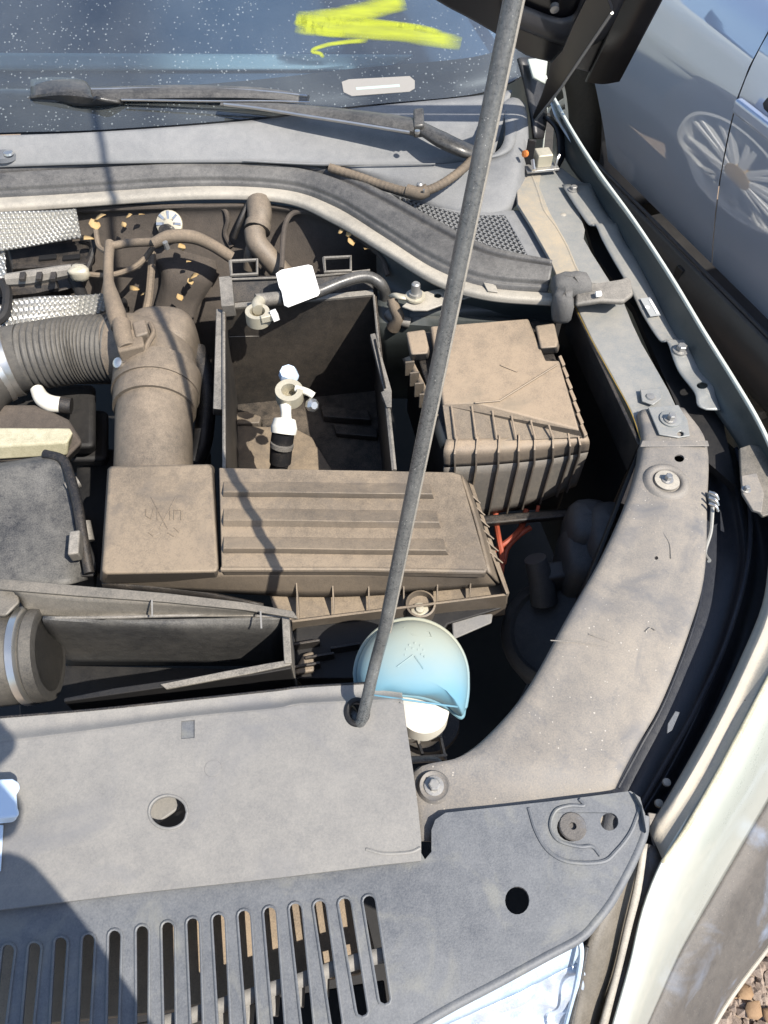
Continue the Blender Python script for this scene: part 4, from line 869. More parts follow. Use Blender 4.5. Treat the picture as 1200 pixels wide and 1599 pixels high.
shield('heat_shield', 'bright embossed metal heat shield below the flange in the upper left corner', [(-60, 338), (118, 324), (130, 374), (-60, 398)], [.945, .945, .915, .915], (26, 8))
shield('heat_shield', 'bright embossed heat shield just above the corrugated air hose', [(5, 470), (160, 456), (176, 486), (20, 540)], [.89, .89, .865, .865], (20, 6))
shield('heat_shield', 'narrow embossed heat shield strip at the left picture edge', [(-60, 388), (6, 386), (14, 440), (-60, 452)], [.91, .91, .895, .895], (9, 6))
shield('heat_shield', 'lower embossed heat shield corner behind the hose clamp at left', [(-60, 468), (28, 478), (30, 540), (-60, 540)], [.885, .885, .86, .86], (11, 7))
# connector block between the shields
cb = thing('connector_block', 'black wiring connector block between the two bright heat shields', 'connector', P(80, 440, .86))
frustum('holder', PL([(12, 388), (132, 374), (150, 400), (140, 412), (20, 420)], .885), PL([(12, 398), (132, 384), (150, 410), (140, 422), (20, 430)], .865), 'black_plastic', cb)
frustum('holder', PL([(20, 418), (100, 412), (128, 446), (60, 462), (24, 466)], .872), PL([(20, 428), (100, 422), (128, 456), (60, 472), (24, 476)], .85), 'black_plastic', cb)
tube('connector', PL([(12, 438, .905), (50, 434, .905), (92, 426, .905), (114, 422, .905)]), [.010, .012, .010, .009], 'tray_edge', cb, n=8)
tube('connector', PL([(16, 454, .89), (55, 450, .89), (90, 444, .89)]), [.011, .012, .009], 'black_plastic', cb, n=8)
for x in (36, 62, 84): box('latch', P(x, 432, .917), CR * .004, CA * .008, Z * .003, 'black_plastic', cb, bevel=.001)
for x in (75, 112): box('window', P(x, 402, .888), CR * .013, CA * .005, Z * .002, 'shadow_hole', cb, bevel=.001)
lump('taped_end', P(124, 426, .905), .015, .011, .010, 'cream_metal', cb, seed=8)
tube('strap', PL([(128, 372, .895), (146, 378, .895), (142, 404, .885), (136, 420, .88)]), .005, 'black_plastic', cb, n=8)
tube('black_loop', PL([(6, 440, .90), (12, 460, .90), (8, 490, .895), (-8, 505, .89)]), .007, 'deep_black', cb, n=8)
tube('red_wire', PL([(-10, 440, .90), (6, 438, .90), (12, 446, .897)]), .003, 'orange_wire', cb, n=6)
# engine top under everything on the left
et = thing('engine', 'dark engine parts lying in shade under the air hoses', 'engine', V((-.35, .7, .6)))
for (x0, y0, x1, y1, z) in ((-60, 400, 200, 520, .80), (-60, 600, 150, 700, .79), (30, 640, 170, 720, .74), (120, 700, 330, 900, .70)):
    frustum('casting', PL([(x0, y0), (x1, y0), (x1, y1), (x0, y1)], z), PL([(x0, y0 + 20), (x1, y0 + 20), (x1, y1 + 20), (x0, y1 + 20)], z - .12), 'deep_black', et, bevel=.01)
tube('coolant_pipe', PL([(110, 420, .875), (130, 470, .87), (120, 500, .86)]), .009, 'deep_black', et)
# ---- brown cables
wr = thing('wiring_loom', 'dusty brown taped wiring loom hanging over the corrugated hose', 'wiring', P(170, 430, .90))
tube('cable', PL([(176, 384, .915), (200, 380, .915), (235, 378, .92), (262, 378, .925)]), .0062, 'hose_brown', wr, n=10)
tube('cable', PL([(240, 380, .925), (265, 370, .930), (300, 370, .925), (330, 382, .91), (362, 402, .89)]), [.008, .010, .010, .009, .009], 'hose_brown', wr, n=10)
tube('cable', PL([(172, 380, .915), (170, 410, .915), (170, 440, .915), (174, 462, .92), (182, 490, .925), (188, 512, .92)]), [.0075, .007, .0075, .011, .013, .012], 'hose_brown', wr, n=12)
tube('cable', PL([(132, 428, .89), (170, 430, .885), (205, 420, .885), (225, 405, .885), (240, 385, .90)]), .0042, 'hose_brown', wr, n=8)
tube('cable', PL([(150, 360, .92), (155, 385, .91), (170, 395, .915)]), .004, 'hose_brown', wr, n=8)
tube('black_cable', PL([(238, 395, .875), (236, 430, .865), (232, 470, .85), (225, 500, .84)]), .006, 'hose_brown', wr, n=8)
tube('clamp', PL([(258, 378, .936), (262, 388, .925)]), .004, 'grey_metal', wr, n=8)
# ---- intake
ik = thing('intake_pipe', 'thick dusty brown rubber intake elbow running down to the air filter box', 'intake pipe', P(240, 650, .80))
tube('elbow', PL([(240, 765, .852), (241, 705, .860), (242, 650, .865), (246, 605, .868), (246, 572, .868), (232, 552, .866), (205, 546, .864), (178, 548, .862)]), [.0485, .0485, .0495, .052, .053, .052, .051, .050], 'intake_rubber', ik, n=36)
tube('collar', PL([(242, 642, .866), (245, 610, .869)]), [.0535, .0555], 'intake_rubber', ik, n=36)
tube('collar', PL([(244, 618, .868), (247, 588, .870)]), [.0575, .0585], 'intake_rubber', ik, n=36)
lump('elbow_back', P(255, 540, .862), .050, .045, .050, 'intake_rubber', ik, n=28, m=18, amp=.0)
tube('black_hose', PL([(306, 545, .85), (322, 600, .83), (318, 680, .80), (306, 720, .78)]), .014, 'black_plastic', ik, n=14)
box('sensor_body', P(206, 540, .925), V((.016, .006, 0)), V((-.006, .018, 0)), Z * .012, 'hose_brown', ik, bevel=.003)
box('sensor_plug', P(222, 520, .93), V((.008, .004, 0)), V((-.005, .014, 0)), Z * .010, 'intake_rubber', ik, bevel=.003)
tube('sensor_spout', PL([(190, 505, .935), (193, 525, .935), (200, 545, .93)]), .012, 'hose_brown', ik, n=12)
lathe('sensor_screw', P(187, 568, .915), V((-.3, -.4, .8)), [(.007, 0), (.007, .005), (.003, .007), (0, .007)], 'silver', ik, n=12)
tube('sensor_lead', PL([(235, 505, .92), (240, 520, .925), (232, 535, .93), (226, 550, .925)]), .0035, 'hose_brown', ik, n=8)
box('pipe_bracket', P(212, 562, .915), V((.018, .002, 0)), V((0, .008, .001)), Z * .006, 'black_plastic', ik, bevel=.002)
ch = thing('corrugated_hose', 'ribbed black air hose at the left edge with a silver clamp', 'air hose', P(90, 560, .80))
tube('ribbed_tube', PL([(186, 545, .866), (140, 545, .862), (100, 549, .860), (40, 558, .857)]), .0465, 'corrugated', ch, n=40, ribs=19, ribamp=.0016, angle=80)
tube('smooth_end', PL([(44, 558, .857), (10, 566, .855), (-30, 590, .855), (-60, 620, .855)]), [.048, .0475, .049, .052], 'corrugated', ch, n=32)
tube('clamp', PL([(22, 563, .855), (10, 566, .855)]), .0505, 'silver', ch, n=36)
tube('clamp', PL([(-6, 573, .855), (-14, 577, .855)]), .0515, 'silver', ch, n=36)
bp_ = thing('breather_tube', 'short white plastic breather elbow under the corrugated hose', 'pipe elbow', P(80, 625, .82))
tube('white_elbow', PL([(58, 608, .845), (66, 622, .842), (80, 630, .838), (98, 632, .834)]), [.009, .011, .012, .011], 'white_plastic', bp_, n=14)
tube('black_end', PL([(95, 632, .835), (112, 634, .832)]), .012, 'black_plastic', bp_, n=12)
gb = thing('engine_cover_edge', 'pale yellowish green bar of the engine cover at the left edge', 'engine cover', P(50, 680, .83))
frustum('bar', PL([(-60, 667), (110, 668), (114, 676), (106, 690), (-60, 700)], .860), PL([(-60, 676), (110, 677), (114, 685), (106, 712), (-60, 722)], .84), 'green_block', gb, bevel=.003)
frustum('rear_block', PL([(-60, 632), (60, 632), (108, 655), (130, 690), (100, 720), (-60, 720)], .835), PL([(-60, 640), (60, 640), (108, 663), (130, 700), (100, 730), (-60, 730)], .78), 'insulation', gb, bevel=.006)
# black lidded box at left
lb = thing('black_relay_box', 'black plastic box with sloping lid at the left edge above the open duct', 'box', P(60, 820, .78))
rws = [PL([(-60, 732, .885), (40, 716, .885), (82, 710, .885), (100, 722, .88)]), PL([(-60, 745, .895), (40, 727, .895), (86, 722, .893), (108, 745, .885)]), PL([(-60, 775, .882), (40, 760, .882), (80, 752, .88), (112, 772, .872)]), PL([(-60, 800, .870), (40, 795, .870), (90, 790, .868), (118, 810, .865)]), PL([(-60, 860, .866), (40, 856, .866), (96, 856, .864), (126, 862, .858)]), PL([(-60, 915, .862), (40, 915, .862), (104, 912, .86), (138, 905, .84)])]
sheet('lid', rws, 'duct_plastic', lb, solid=.004, nu=14, nv=24)
tube('lid_rim', PL([(70, 709, .892), (98, 718, .892), (110, 745, .89), (122, 790, .885), (130, 840, .875), (140, 895, .86)]), .006, 'black_plastic', lb, n=10)
box('latch', P(119, 852, .885), CR * .006, CA * .016, Z * .008, 'tray_edge', lb, bevel=.002)
tube('peg', PL([(104, 762, .878), (124, 752, .878)]), .0075, 'tray_edge', lb, n=10)
tube('peg', PL([(132, 815, .87), (138, 845, .86)]), .0075, 'tray_edge', lb, n=10)
frustum('side', PL([(-60, 905), (150, 900), (152, 880), (118, 780), (108, 790)], .85), PL([(-60, 925), (150, 920), (152, 900), (118, 800), (108, 810)], .70), 'deep_black', lb)

# ---- open air duct in front
du = thing('air_duct', 'open tapered black intake duct in front of the air filter box', 'air duct', P(250, 1000, .80))
zb_ = .80
fl_ = [V((q.x, q.y, .755)) for q in PL([(-60, 950), (445, 960), (460, 1040), (-60, 1120)], .90)]
slab('floor', fl_, .004, 'deep_black', du)
sheet('back_face', [PL([(70, 962, .905), (180, 966, .903), (300, 965, .90), (442, 962, .90)]), PL([(72, 975, .89), (180, 980, .885), (300, 985, .88), (440, 985, .875)]), [V((q.x, q.y, .755)) for q in PL([(76, 1000, .82), (180, 1000, .82), (300, 1000, .82), (436, 1000, .82)])]], 'duct_plastic', du, solid=.003, nu=20, nv=10)
tube('back_edge', PL([(74, 965, .905), (180, 964, .905), (300, 961, .903), (440, 963, .902)]), .0018, 'tray_edge', du, n=8)
frustum('end_wall', PL([(440, 962, .905), (452, 962, .905), (456, 1036, .90), (444, 1036, .90)]), [V((q.x, q.y, .76)) for q in PL([(440, 962, .905), (452, 962, .905), (456, 1036, .90), (444, 1036, .90)])], 'tray_edge', du, bevel=.001)
frustum('front_wall', PL([(454, 1034), (380, 1046), (280, 1060), (180, 1074), (100, 1090), (100, 1096), (280, 1070), (400, 1054), (455, 1044)], .895), [V((q.x, q.y, .76)) for q in PL([(454, 1034), (380, 1046), (280, 1060), (180, 1074), (100, 1090), (100, 1096), (280, 1070), (400, 1054), (455, 1044)], .895)], 'deep_black', du, bevel=.001)
slab('rim_strip', PL([(250, 1068), (350, 1048), (415, 1036), (452, 1030), (455, 1038), (390, 1052), (260, 1076)], .899), .003, 'tray_edge', du, bevel=.0008)
axd = (P(-60, 1010, .86) - P(90, 1010, .86)).normalized()
lathe('mouth_ring', P(78, 1020, .862), V((-1, -.15, 0)), [(.044, 0), (.050, .001), (.051, .012), (.046, .016), (.046, .03), (.049, .034), (.049, .060), (.044, .064), (.044, .14), (.040, .14), (.040, 0)], 'corrugated', du, n=48, angle=50)
lathe('ring_band', P(54, 1022, .862), V((-1, -.15, 0)), [(.0495, 0), (.0525, .002), (.0525, .009), (.0495, .011)], 'silver', du, n=48)
st_ = thing('plastic_strip', 'long grey plastic strip with scuffed top lying along the back of the open duct', 'plastic strip', P(220, 930, .90))
frustum('strip_top', PL([(-10, 903), (20, 905), (120, 914), (260, 926), (380, 940), (458, 954), (466, 966), (450, 963), (380, 952), (260, 940), (120, 930), (0, 920)], .922), PL([(-10, 905), (20, 907), (120, 916), (260, 928), (380, 942), (458, 956), (466, 968), (450, 965), (380, 954), (260, 942), (120, 932), (0, 922)], .918), 'strip_plastic', st_, bevel=.0008)
sheet('strip_face', [PL([(20, 921, .918), (120, 931, .918), (260, 941, .918), (400, 954, .918)]), PL([(30, 938, .905), (120, 955, .90), (260, 957, .903), (400, 960, .91)]), PL([(40, 952, .895), (75, 962, .893), (260, 962, .902), (400, 962, .909)])], 'strip_plastic', st_, solid=.002, nu=20, nv=6)
frustum('end_lug', PL([(-20, 905), (26, 920), (32, 940), (10, 962), (-20, 960)], .912), PL([(-20, 915), (26, 930), (32, 950), (10, 972), (-20, 970)], .88), 'strip_plastic', st_)
for (x, y) in ((238, 950), (408, 968)): box('scratch_tab', P(x, y, .9235), V((.0008, 0, 0)), V((.0008, -.008, -.003)), Z * .0005, 'cover_plastic', st_, bevel=0)

# ---- battery tray
btr = thing('battery_tray', 'empty black battery tray with dusty edges in the middle of the bay', 'battery tray', P(480, 660, .69))
zt2 = .895
BL = P(352, 484, zt2); BR = P(584, 462, zt2); FL = P(352, 745, zt2); FR = P(614, 745, zt2)
zb2 = .70
def dn(p, z): return V((p.x, p.y, z))
slab('floor', [dn(BL, zb2) + V((-.016, .003, 0)), dn(BR, zb2) + V((.003, .003, 0)), dn(FR, zb2), dn(FL, zb2) + V((-.013, 0, 0))], .004, 'tray_plastic', btr, bevel=0)
frustum('back_wall', [BL, BR, BR + CA * .004, BL + CA * .004], [dn(BL, zb2 - .002) + V((-.016, 0, 0)), dn(BR, zb2 - .002), dn(BR, zb2 - .002) + CA * .004, dn(BL, zb2 - .002) + CA * .004 + V((-.016, 0, 0))], 'tray_plastic', btr, bevel=.001)
# shelf + outer lip
slab('shelf', [BL + Z * .003, BR + Z * .003, P(583, 452, zt2 + .003), P(355, 474, zt2 + .003)], .003, 'tray_edge', btr, bevel=.0006)
frustum('outer_lip', PL([(343, 436), (580, 430), (580, 426), (342, 432)], .905), PL([(352, 474), (584, 455), (584, 448), (352, 466)], .885), 'black_plastic', btr, bevel=.001)
tube('lip_edge', PL([(343, 437, .907), (430, 434, .907), (510, 430, .907), (578, 422, .907)]), .0018, 'tray_edge', btr, n=8, smoothpath=False)
slab('lip_post', PL([(342, 432), (362, 430), (366, 476), (346, 478)], .908), .02, 'tray_edge', btr, bevel=.001)
for x0, y0 in ((382, 412), (528, 407)):
    q = [(x0 - 22, y0 - 4), (x0 + 20, y0 - 6), (x0 + 20, y0 + 16), (x0 - 20, y0 + 18), (x0 - 22, y0 - 4)]
    tube('clip_loop', PL(q, .910), .0028, 'tray_edge', btr, n=6, smoothpath=False)
# side walls: inner face and pale top edges
frustum('left_wall', [FL + V((-.003, 0, 0)), FL + V((.001, 0, 0)), BL + V((.001, 0, 0)), BL + V((-.004, 0, 0))], [dn(FL, zb2) + V((-.015, 0, 0)), dn(FL, zb2) + V((-.011, 0, 0)), dn(BL, zb2) + V((-.013, 0, 0)), dn(BL, zb2) + V((-.018, 0, 0))], 'tray_plastic', btr, bevel=.0008)
tube('left_edge', [BL + V((-.002, 0, .001)), FL + V((-.001, 0, .001))], .0022, 'tray_edge', btr, n=6, smoothpath=False)
frustum('left_flange', PL([(338, 482), (352, 484), (352, 640), (333, 638)], .893), PL([(338, 492), (352, 494), (352, 650), (333, 648)], .86), 'tray_edge', btr, bevel=.0012)
M1 = P(592, 545, zt2)
frustum('right_wall', [BR, BR + V((.004, 0, 0)), M1 + V((.004, 0, 0)), FR + V((.004, 0, -.01)), FR + V((0, 0, -.01)), M1], [dn(p, zb2) for p in (BR, BR + V((.004, 0, 0)), M1 + V((.004, 0, 0)), FR + V((.004, 0, 0)), FR, M1)], 'tray_plastic', btr, bevel=.0008)
tube('right_edge', [BR + Z * .001, M1 + Z * .001], .0018, 'tray_edge', btr, n=6, smoothpath=False)
frustum('right_flange', PL([(578, 522), (586, 520), (612, 610), (612, 636), (604, 636), (595, 612), (600, 610)], .897), PL([(578, 530), (586, 528), (612, 618), (612, 644), (604, 644), (595, 620), (600, 618)], .86), 'tray_edge', btr, bevel=.001)
tube('flange_slot', PL([(586, 530, .8985), (602, 606, .8985)]), .0014, 'shadow_hole', btr, n=6, smoothpath=False)
tube('right_edge', PL([(606, 636, .890), (616, 735, .886)]), .0034, 'tray_edge', btr, n=6, smoothpath=False)
# floor pads
def padbox(name, px, z0, z1, mat, off=8):
    return frustum(name, PL(px, z1), [dn(p, z0) for p in PL(px, z1)], mat, btr, bevel=.002)
padbox('floor_pad', [(358, 663), (460, 668), (487, 682), (520, 735), (352, 735)], .702, .716, 'brown_plastic')
padbox('floor_pad', [(352, 645), (385, 642), (408, 650), (405, 660), (355, 662)], .702, .722, 'brown_plastic')
padbox('floor_pad', [(408, 655), (432, 652), (440, 668), (410, 668)], .702, .712, 'tray_plastic')
padbox('floor_ridge', [(500, 632), (575, 640), (580, 655), (505, 650)], .702, .716, 'tray_plastic')
padbox('floor_ridge', [(520, 660), (590, 668), (590, 682), (525, 676)], .702, .712, 'tray_plastic')
for a, b in (((355, 526), (585, 520)), ): tube('mould_line', [PP(a[0], a[1], BL - CA * .0006, CA), PP(b[0], b[1], BL - CA * .0006, CA)], .0006, 'tray_edge', btr, n=5, smoothpath=False)
tube('mould_line', [PP(500, 480, BL - CA * .0006, CA), PP(497, 600, BL - CA * .0006, CA)], .0006, 'tray_edge', btr, n=5, smoothpath=False)
# ---- battery cables
bc = thing('battery_cable', 'thick black battery cable with a metal clamp and a blank white tag across the tray', 'battery cable', P(470, 460, .90))
tube('cable', PL([(432, 468, .915), (450, 464, .918), (490, 458, .922), (530, 442, .925), (560, 433, .925), (580, 434, .92), (596, 445, .91), (602, 462, .89), (600, 480, .87)]), .0085, 'wiper_black', bc, n=14)
tube('cable_sleeve', PL([(400, 470, .918), (418, 468, .916), (440, 466, .917)]), .0098, 'tray_edge', bc, n=12)
lathe('clamp_ring', P(404, 502, .912), V((.05, 0, 1)), [(.0105, 0), (.0165, 0), (.0165, .018), (.0105, .018), (.0105, 0)], 'cream_metal', bc, n=26)
tube('clamp_arm', PL([(404, 484, .926), (402, 476, .926), (406, 470, .924)]), .0085, 'cream_metal', bc, n=10)
box('clamp_ear', P(420, 496, .928), V((.010, .004, 0)), V((-.001, .003, 0)), Z * .005, 'cream_metal', bc, bevel=.001)
lathe('clamp_nut', P(425, 494, .929), V((.9, .3, .2)), [(.0085, 0), (.0085, .008), (0, .009)], 'white_tag', bc, n=6)
tagp = [(431, 427), (440, 421), (482, 413), (488, 415), (500, 456), (497, 461), (450, 479), (444, 476), (440, 455), (436, 448)]
slab('white_tag', [P(x, y, .935 + (y - 445) * -.0001) for x, y in tagp], .0015, 'white_tag', bc, bevel=.0004)
b2 = thing('battery_terminal', 'loose battery terminal clamp with white collar and black boot standing in the tray', 'terminal clamp', P(445, 690, .72))
lathe('clamp_ring', P(453, 622, .868), V((.05, -.1, 1)), [(.0105, 0), (.0185, 0), (.0185, .018), (.0105, .018), (.0105, 0)], 'cream_metal', b2, n=26)
tube('clamp_stem', PL([(446, 632, .872), (447, 645, .866), (447, 658, .858)]), [.008, .007, .008], 'white_plastic', b2, n=10)
tube('clamp_arm', PL([(462, 606, .882), (480, 612, .880), (490, 618, .876)]), .005, 'white_plastic', b2, n=10)
lathe('clamp_bolt', P(486, 632, .872), V((.5, -.6, .5)), [(.009, 0), (.009, .006), (.005, .010), (0, .010)], 'silver', b2, n=8)
tube('white_collar', PL([(445, 655, .866), (444, 668, .860), (443, 677, .855)]), [.0145, .0175, .0165], 'white_plastic', b2, n=20)
tube('black_boot', PL([(443, 674, .856), (440, 695, .838), (438, 722, .815)]), [.0150, .0150, .0145], 'black_plastic', b2, n=18)
tube('boot_band', PL([(441, 692, .8445), (440, 698, .8395)]), .0156, 'tray_edge', b2, n=18)
lathe('blue_nut', P(452, 590, .866), V((0, -.2, 1)), [(.013, 0), (.014, .006), (.011, .016), (.004, .018), (0, .018)], 'pale_blue', b2, n=8)
tube('hidden_lead', PL([(438, 722, .815), (430, 750, .78), (420, 790, .74)]), .012, 'deep_black', b2, n=10)
# ---- earth point
ep = thing('earth_point', 'brassy earth strap lug bolted on a tan bracket behind the fuse box', 'earth lug', P(650, 470, .90))
slab('bracket', PL([(640, 468), (648, 458), (702, 448), (735, 446), (740, 462), (700, 472), (668, 484), (645, 484), (628, 478)], .918), .003, 'flange_metal', ep, holes=[hole_px(684, 461, 6, 4, .918, 12)], bevel=.001)
sheet('lug', [PL([(606, 462, .915), (616, 457, .925), (635, 460, .924), (658, 462, .922)]), PL([(612, 468, .912), (622, 466, .923), (640, 468, .922), (656, 470, .921)])], 'cream_metal', ep, solid=.003, nu=10, nv=2)
lathe('lug_eye', P(649, 464, .921), Z, [(.014, 0), (.014, .003), (0, .003)], 'cream_metal', ep, n=20)
lathe('stud', P(649, 462, .923), Z, [(.0095, 0), (.0095, .006), (.0065, .006), (.006, .020), (.004, .022), (0, .022)], 'grey_metal', ep, n=12, angle=30)
tube('cable', PL([(612, 466, .915), (616, 480, .905), (622, 496, .89), (614, 512, .87)]), [.0075, .008, .009, .010], 'hose_brown', ep, n=12)
tube('branch_pipe', PL([(606, 490, .885), (618, 498, .885), (640, 505, .88)]), .008, 'tray_edge', ep, n=10)
tube('hose', PL([(640, 492, .88), (700, 486, .885), (780, 484, .885), (850, 490, .88)]), .012, 'fender_inner', ep, n=12)

# ---- fuse box
fz = thing('fuse_box', 'dusty tan fuse box with ribbed front face beside the battery tray', 'fuse box', P(800, 640, .745))
zf_ = .925
top = PL([(672, 509), (826, 497), (853, 562), (874, 562), (906, 672), (742, 630), (692, 632)], zf_)
slab('lid_top', top, .010, 'brown_fuse', fz, bevel=.003, seg=3)
D = P(906, 672, zf_); D2 = P(742, 630, zf_); D3 = P(692, 632, zf_)
sl = [D3 - Z * .001, D2 - Z * .001, D - Z * .001, P(909, 682, .915), P(800, 688, .913), P(700, 690, .912)]
def poly(name, pts, mat, parent, th=.003, **kw):
    n = len(pts); c = sum(pts, V((0, 0, 0))) / n
    tris = tessellate_polygon([pts]); verts = list(pts) + [p - Z * th for p in pts]
    f = [tuple(t) for t in tris] + [tuple(i + n for i in reversed(t)) for t in tris] + [(i, (i + 1) % n, (i + 1) % n + n, i + n) for i in range(n)]
    return obj(name, verts, f, mat, parent, **kw)
poly('lid_slope', sl, 'brown_plastic', fz, th=.006)
bodytop = PL([(640, 520), (845, 500), (914, 672), (910, 682), (697, 690)], .905)
bodybot = [V((p.x, p.y, .75)) for p in bodytop]
frustum('body', bodytop, bodybot, 'black_plastic', fz, bevel=.002)
ff = [PL([(697, 686, .914), (770, 684, .914), (850, 681, .914), (916, 676, .914)]), PL([(693, 706, .908), (768, 704, .908), (850, 698, .908), (921, 690, .908)]), PL([(694, 730, .885), (768, 726, .885), (850, 718, .885), (919, 706, .885)])]
bl = 0; b0 = [V((a.x - .0, a.y, z_)) for a, z_ in zip(ff[2], (.775, .775, .79, .815))]
ffo = sheet('front_face', ff, 'brown_fuse', fz, solid=.004, nu=24, nv=8)
sheet('front_panel', [ff[2], [a * .5 + b * .5 for a, b in zip(ff[2], b0)], b0], 'fuse_front', fz, solid=.004, nu=24, nv=6)
FA = curve(ff[1], 40); FB = curve(ff[2], 40); FC = curve(b0, 40); FD = curve(ff[0], 40)
for x in (712, 744, 776, 806, 836, 864, 890, 905):
    # rib following the front face
    i = min(range(41), key=lambda k: abs((FA[k] - P(x, 700, .908)).x)); pts_ = [FD[i] + V((0, .003, .002)), FD[i] + Z * .002, FA[i] + V((0, -.003, .001)), FB[i] + V((0, -.003, 0)), FC[i] + V((0, -.003, 0))]
    v = []; f = []
    for p in pts_: v += [p + V((-.0011, -.002, .001)), p + V((.0011, -.002, .001)), p + V((.0011, .006, -.004)), p + V((-.0011, .006, -.004))]
    for k in range(4):
        for q in range(4): f.append((k * 4 + q, k * 4 + (q + 1) % 4, k * 4 + 4 + (q + 1) % 4, k * 4 + 4 + q))
    f += [(0, 1, 2, 3), (16, 17, 18, 19)]
    obj('rib', v, f, 'brown_fuse', ffo, bevel=.0003)
for x in (712, 744, 776, 806, 836, 864):
    y0 = 634 + max(0, (x - 7 - 742)) * .2573; a = P(x - 7, y0, zf_ + .0008); b = P(x, 686, .9165)
    tube('slope_rib', [a, b], .0012, 'brown_fuse', fz, n=6, smoothpath=False)
sheet('side_rail', [PL([(640, 556, .905), (662, 600, .905), (684, 650, .905), (697, 690, .905)]), PL([(628, 560, .89), (650, 606, .89), (672, 656, .89), (688, 700, .89)])], 'brown_fuse', fz, solid=.002, nu=14, nv=2)
for k in range(6): t = k / 6; box('side_tooth', P(640 + 44 * t, 575 + 100 * t, .90), CR * .006, CA * .0012, Z * .012, 'intake_rubber', fz, bevel=.0004)
for (x, y, s) in ((650, 538, 1), (852, 528, 1)):
    frustum('hinge_clip', PL([(x - 16, y - 20), (x + 14, y - 24), (x + 20, y + 4), (x + 18, y + 14), (x - 8, y + 16)], .930), PL([(x - 16, y - 10), (x + 14, y - 14), (x + 22, y + 14), (x + 20, y + 24), (x - 8, y + 26)], .905), 'brown_fuse', fz, bevel=.003)
for k in range(7):
    t = k / 6; box('edge_tooth', P(877 + 34 * t, 565 + 108 * t, .915), CR * .0025 + CA * .001, CA * .009, Z * .003, 'brown_fuse', fz, bevel=.001)
tube('diagonal_ridge', PL([(742, 629, .9262), (780, 626, .9262), (870, 570, .9262)]), .0012, 'brown_fuse', fz, n=6, smoothpath=False)
box('moulded_logo', P(795, 575, .9255), V((.010, -.006, 0)), V((.001, .0012, 0)), Z * .0008, 'brown_fuse', fz, bevel=.0003)
frustum('front_tray', PL([(735, 806), (960, 789), (962, 800), (740, 820)], .80), PL([(735, 811), (960, 794), (962, 805), (740, 825)], .785), 'black_plastic', fz)

# ---- wires
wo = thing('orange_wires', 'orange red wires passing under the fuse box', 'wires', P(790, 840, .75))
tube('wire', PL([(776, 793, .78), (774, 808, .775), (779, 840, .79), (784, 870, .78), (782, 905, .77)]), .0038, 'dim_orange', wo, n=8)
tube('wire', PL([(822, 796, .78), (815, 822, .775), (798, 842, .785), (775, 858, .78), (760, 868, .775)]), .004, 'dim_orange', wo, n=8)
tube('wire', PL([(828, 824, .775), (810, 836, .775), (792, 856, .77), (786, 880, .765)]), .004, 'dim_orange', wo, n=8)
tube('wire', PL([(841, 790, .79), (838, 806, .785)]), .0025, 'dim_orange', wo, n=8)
# ---- dark parts behind the headlight
dk = thing('headlight_housing', 'black round headlight housing in deep shade left of the tan panel', 'headlight housing', P(880, 960, .70))
lathe('round_cover', P(872, 985, .74), V((-.35, -.2, 1)), [(.075, -.10), (.075, -.01), (.069, .0), (.060, .004), (.056, -.002), (0, .002)], 'housing', dk, n=40)
lump('motor_cap', P(918, 830, .80), .032, .034, .04, 'housing', dk, n=16, m=10, amp=.03)
lump('motor_cap', P(950, 850, .80), .036, .045, .05, 'housing', dk, n=16, m=10, amp=.03)
lump('motor_cap', P(905, 880, .77), .030, .045, .05, 'housing', dk, n=16, m=10, amp=.04)
tube('valve', PL([(836, 872, .80), (845, 905, .775), (850, 940, .75)]), [.014, .016, .018], 'housing', dk, n=16)
box('bracket', P(870, 900, .77), CR * .03, CA * .012, Z * .02, 'housing', dk, bevel=.004)
for (x, y) in ((818, 1085), (830, 1072)): box('edge_rib', P(x, y, .915), V((.002, 0, 0)), V((.006, .010, 0)), Z * .004, 'deep_black', dk)

# ---- air filter box
ab = thing('air_filter_box', 'dusty tan air filter box with stepped lid in the middle of the bay', 'air filter box', P(500, 850, .80))
za = .905
frustum('meter_cover', PL([(176, 728), (326, 725), (331, 731), (341, 886), (338, 893), (164, 896), (160, 890), (171, 733)], za + .002), PL([(172, 728), (332, 725), (336, 731), (346, 900), (344, 908), (160, 912), (156, 906), (168, 733)], za - .03), 'brown_plastic', ab, bevel=.003)
lid = PL([(342, 730), (708, 737), (720, 741), (762, 888), (758, 894), (560, 890), (346, 890)], za)
lid_ = slab('lid', lid, .012, 'brown_plastic', ab, bevel=.003, seg=3)
for (ya, yb, yc, xr0, xr1) in ((752, 768, 776, 672, 679), (794, 812, 822, 682, 690), (838, 856, 864, 693, 702)):
    A_ = PL([(349, ya), (440, ya), (560, ya + 2), (xr0, ya + 3)], za + .0002); B_ = PL([(349, yb), (440, yb), (560, yb + 2), (xr0 + 4, yb + 3)], za + .0075); C_ = PL([(348, yc), (440, yc), (560, yc + 2), (xr1, yc + 3)], za + .0002)
    rw = [A_, [p + V((0, 0, 0)) for p in B_], C_]
    # stepped strip with a clean end
    vs = []; fs2 = []
    for a, b, c in zip(*rw): vs += [a, b, c, dn(c, za - .003), dn(a, za - .003)]
    for k in range(3):
        for q in range(5): fs2.append((k * 5 + q, k * 5 + (q + 1) % 5, k * 5 + 5 + (q + 1) % 5, k * 5 + 5 + q))
    fs2 += [(0, 1, 2, 3, 4), (15, 16, 17, 18, 19)]
    obj('lid_step', vs, fs2, 'brown_plastic', lid_, bevel=.0008, angle=25)
tube('lid_crease', PL([(346, 889, za - .001), (560, 889, za - .001), (756, 893, za - .001)]), .003, 'brown_plastic', ab, n=8, smoothpath=False)
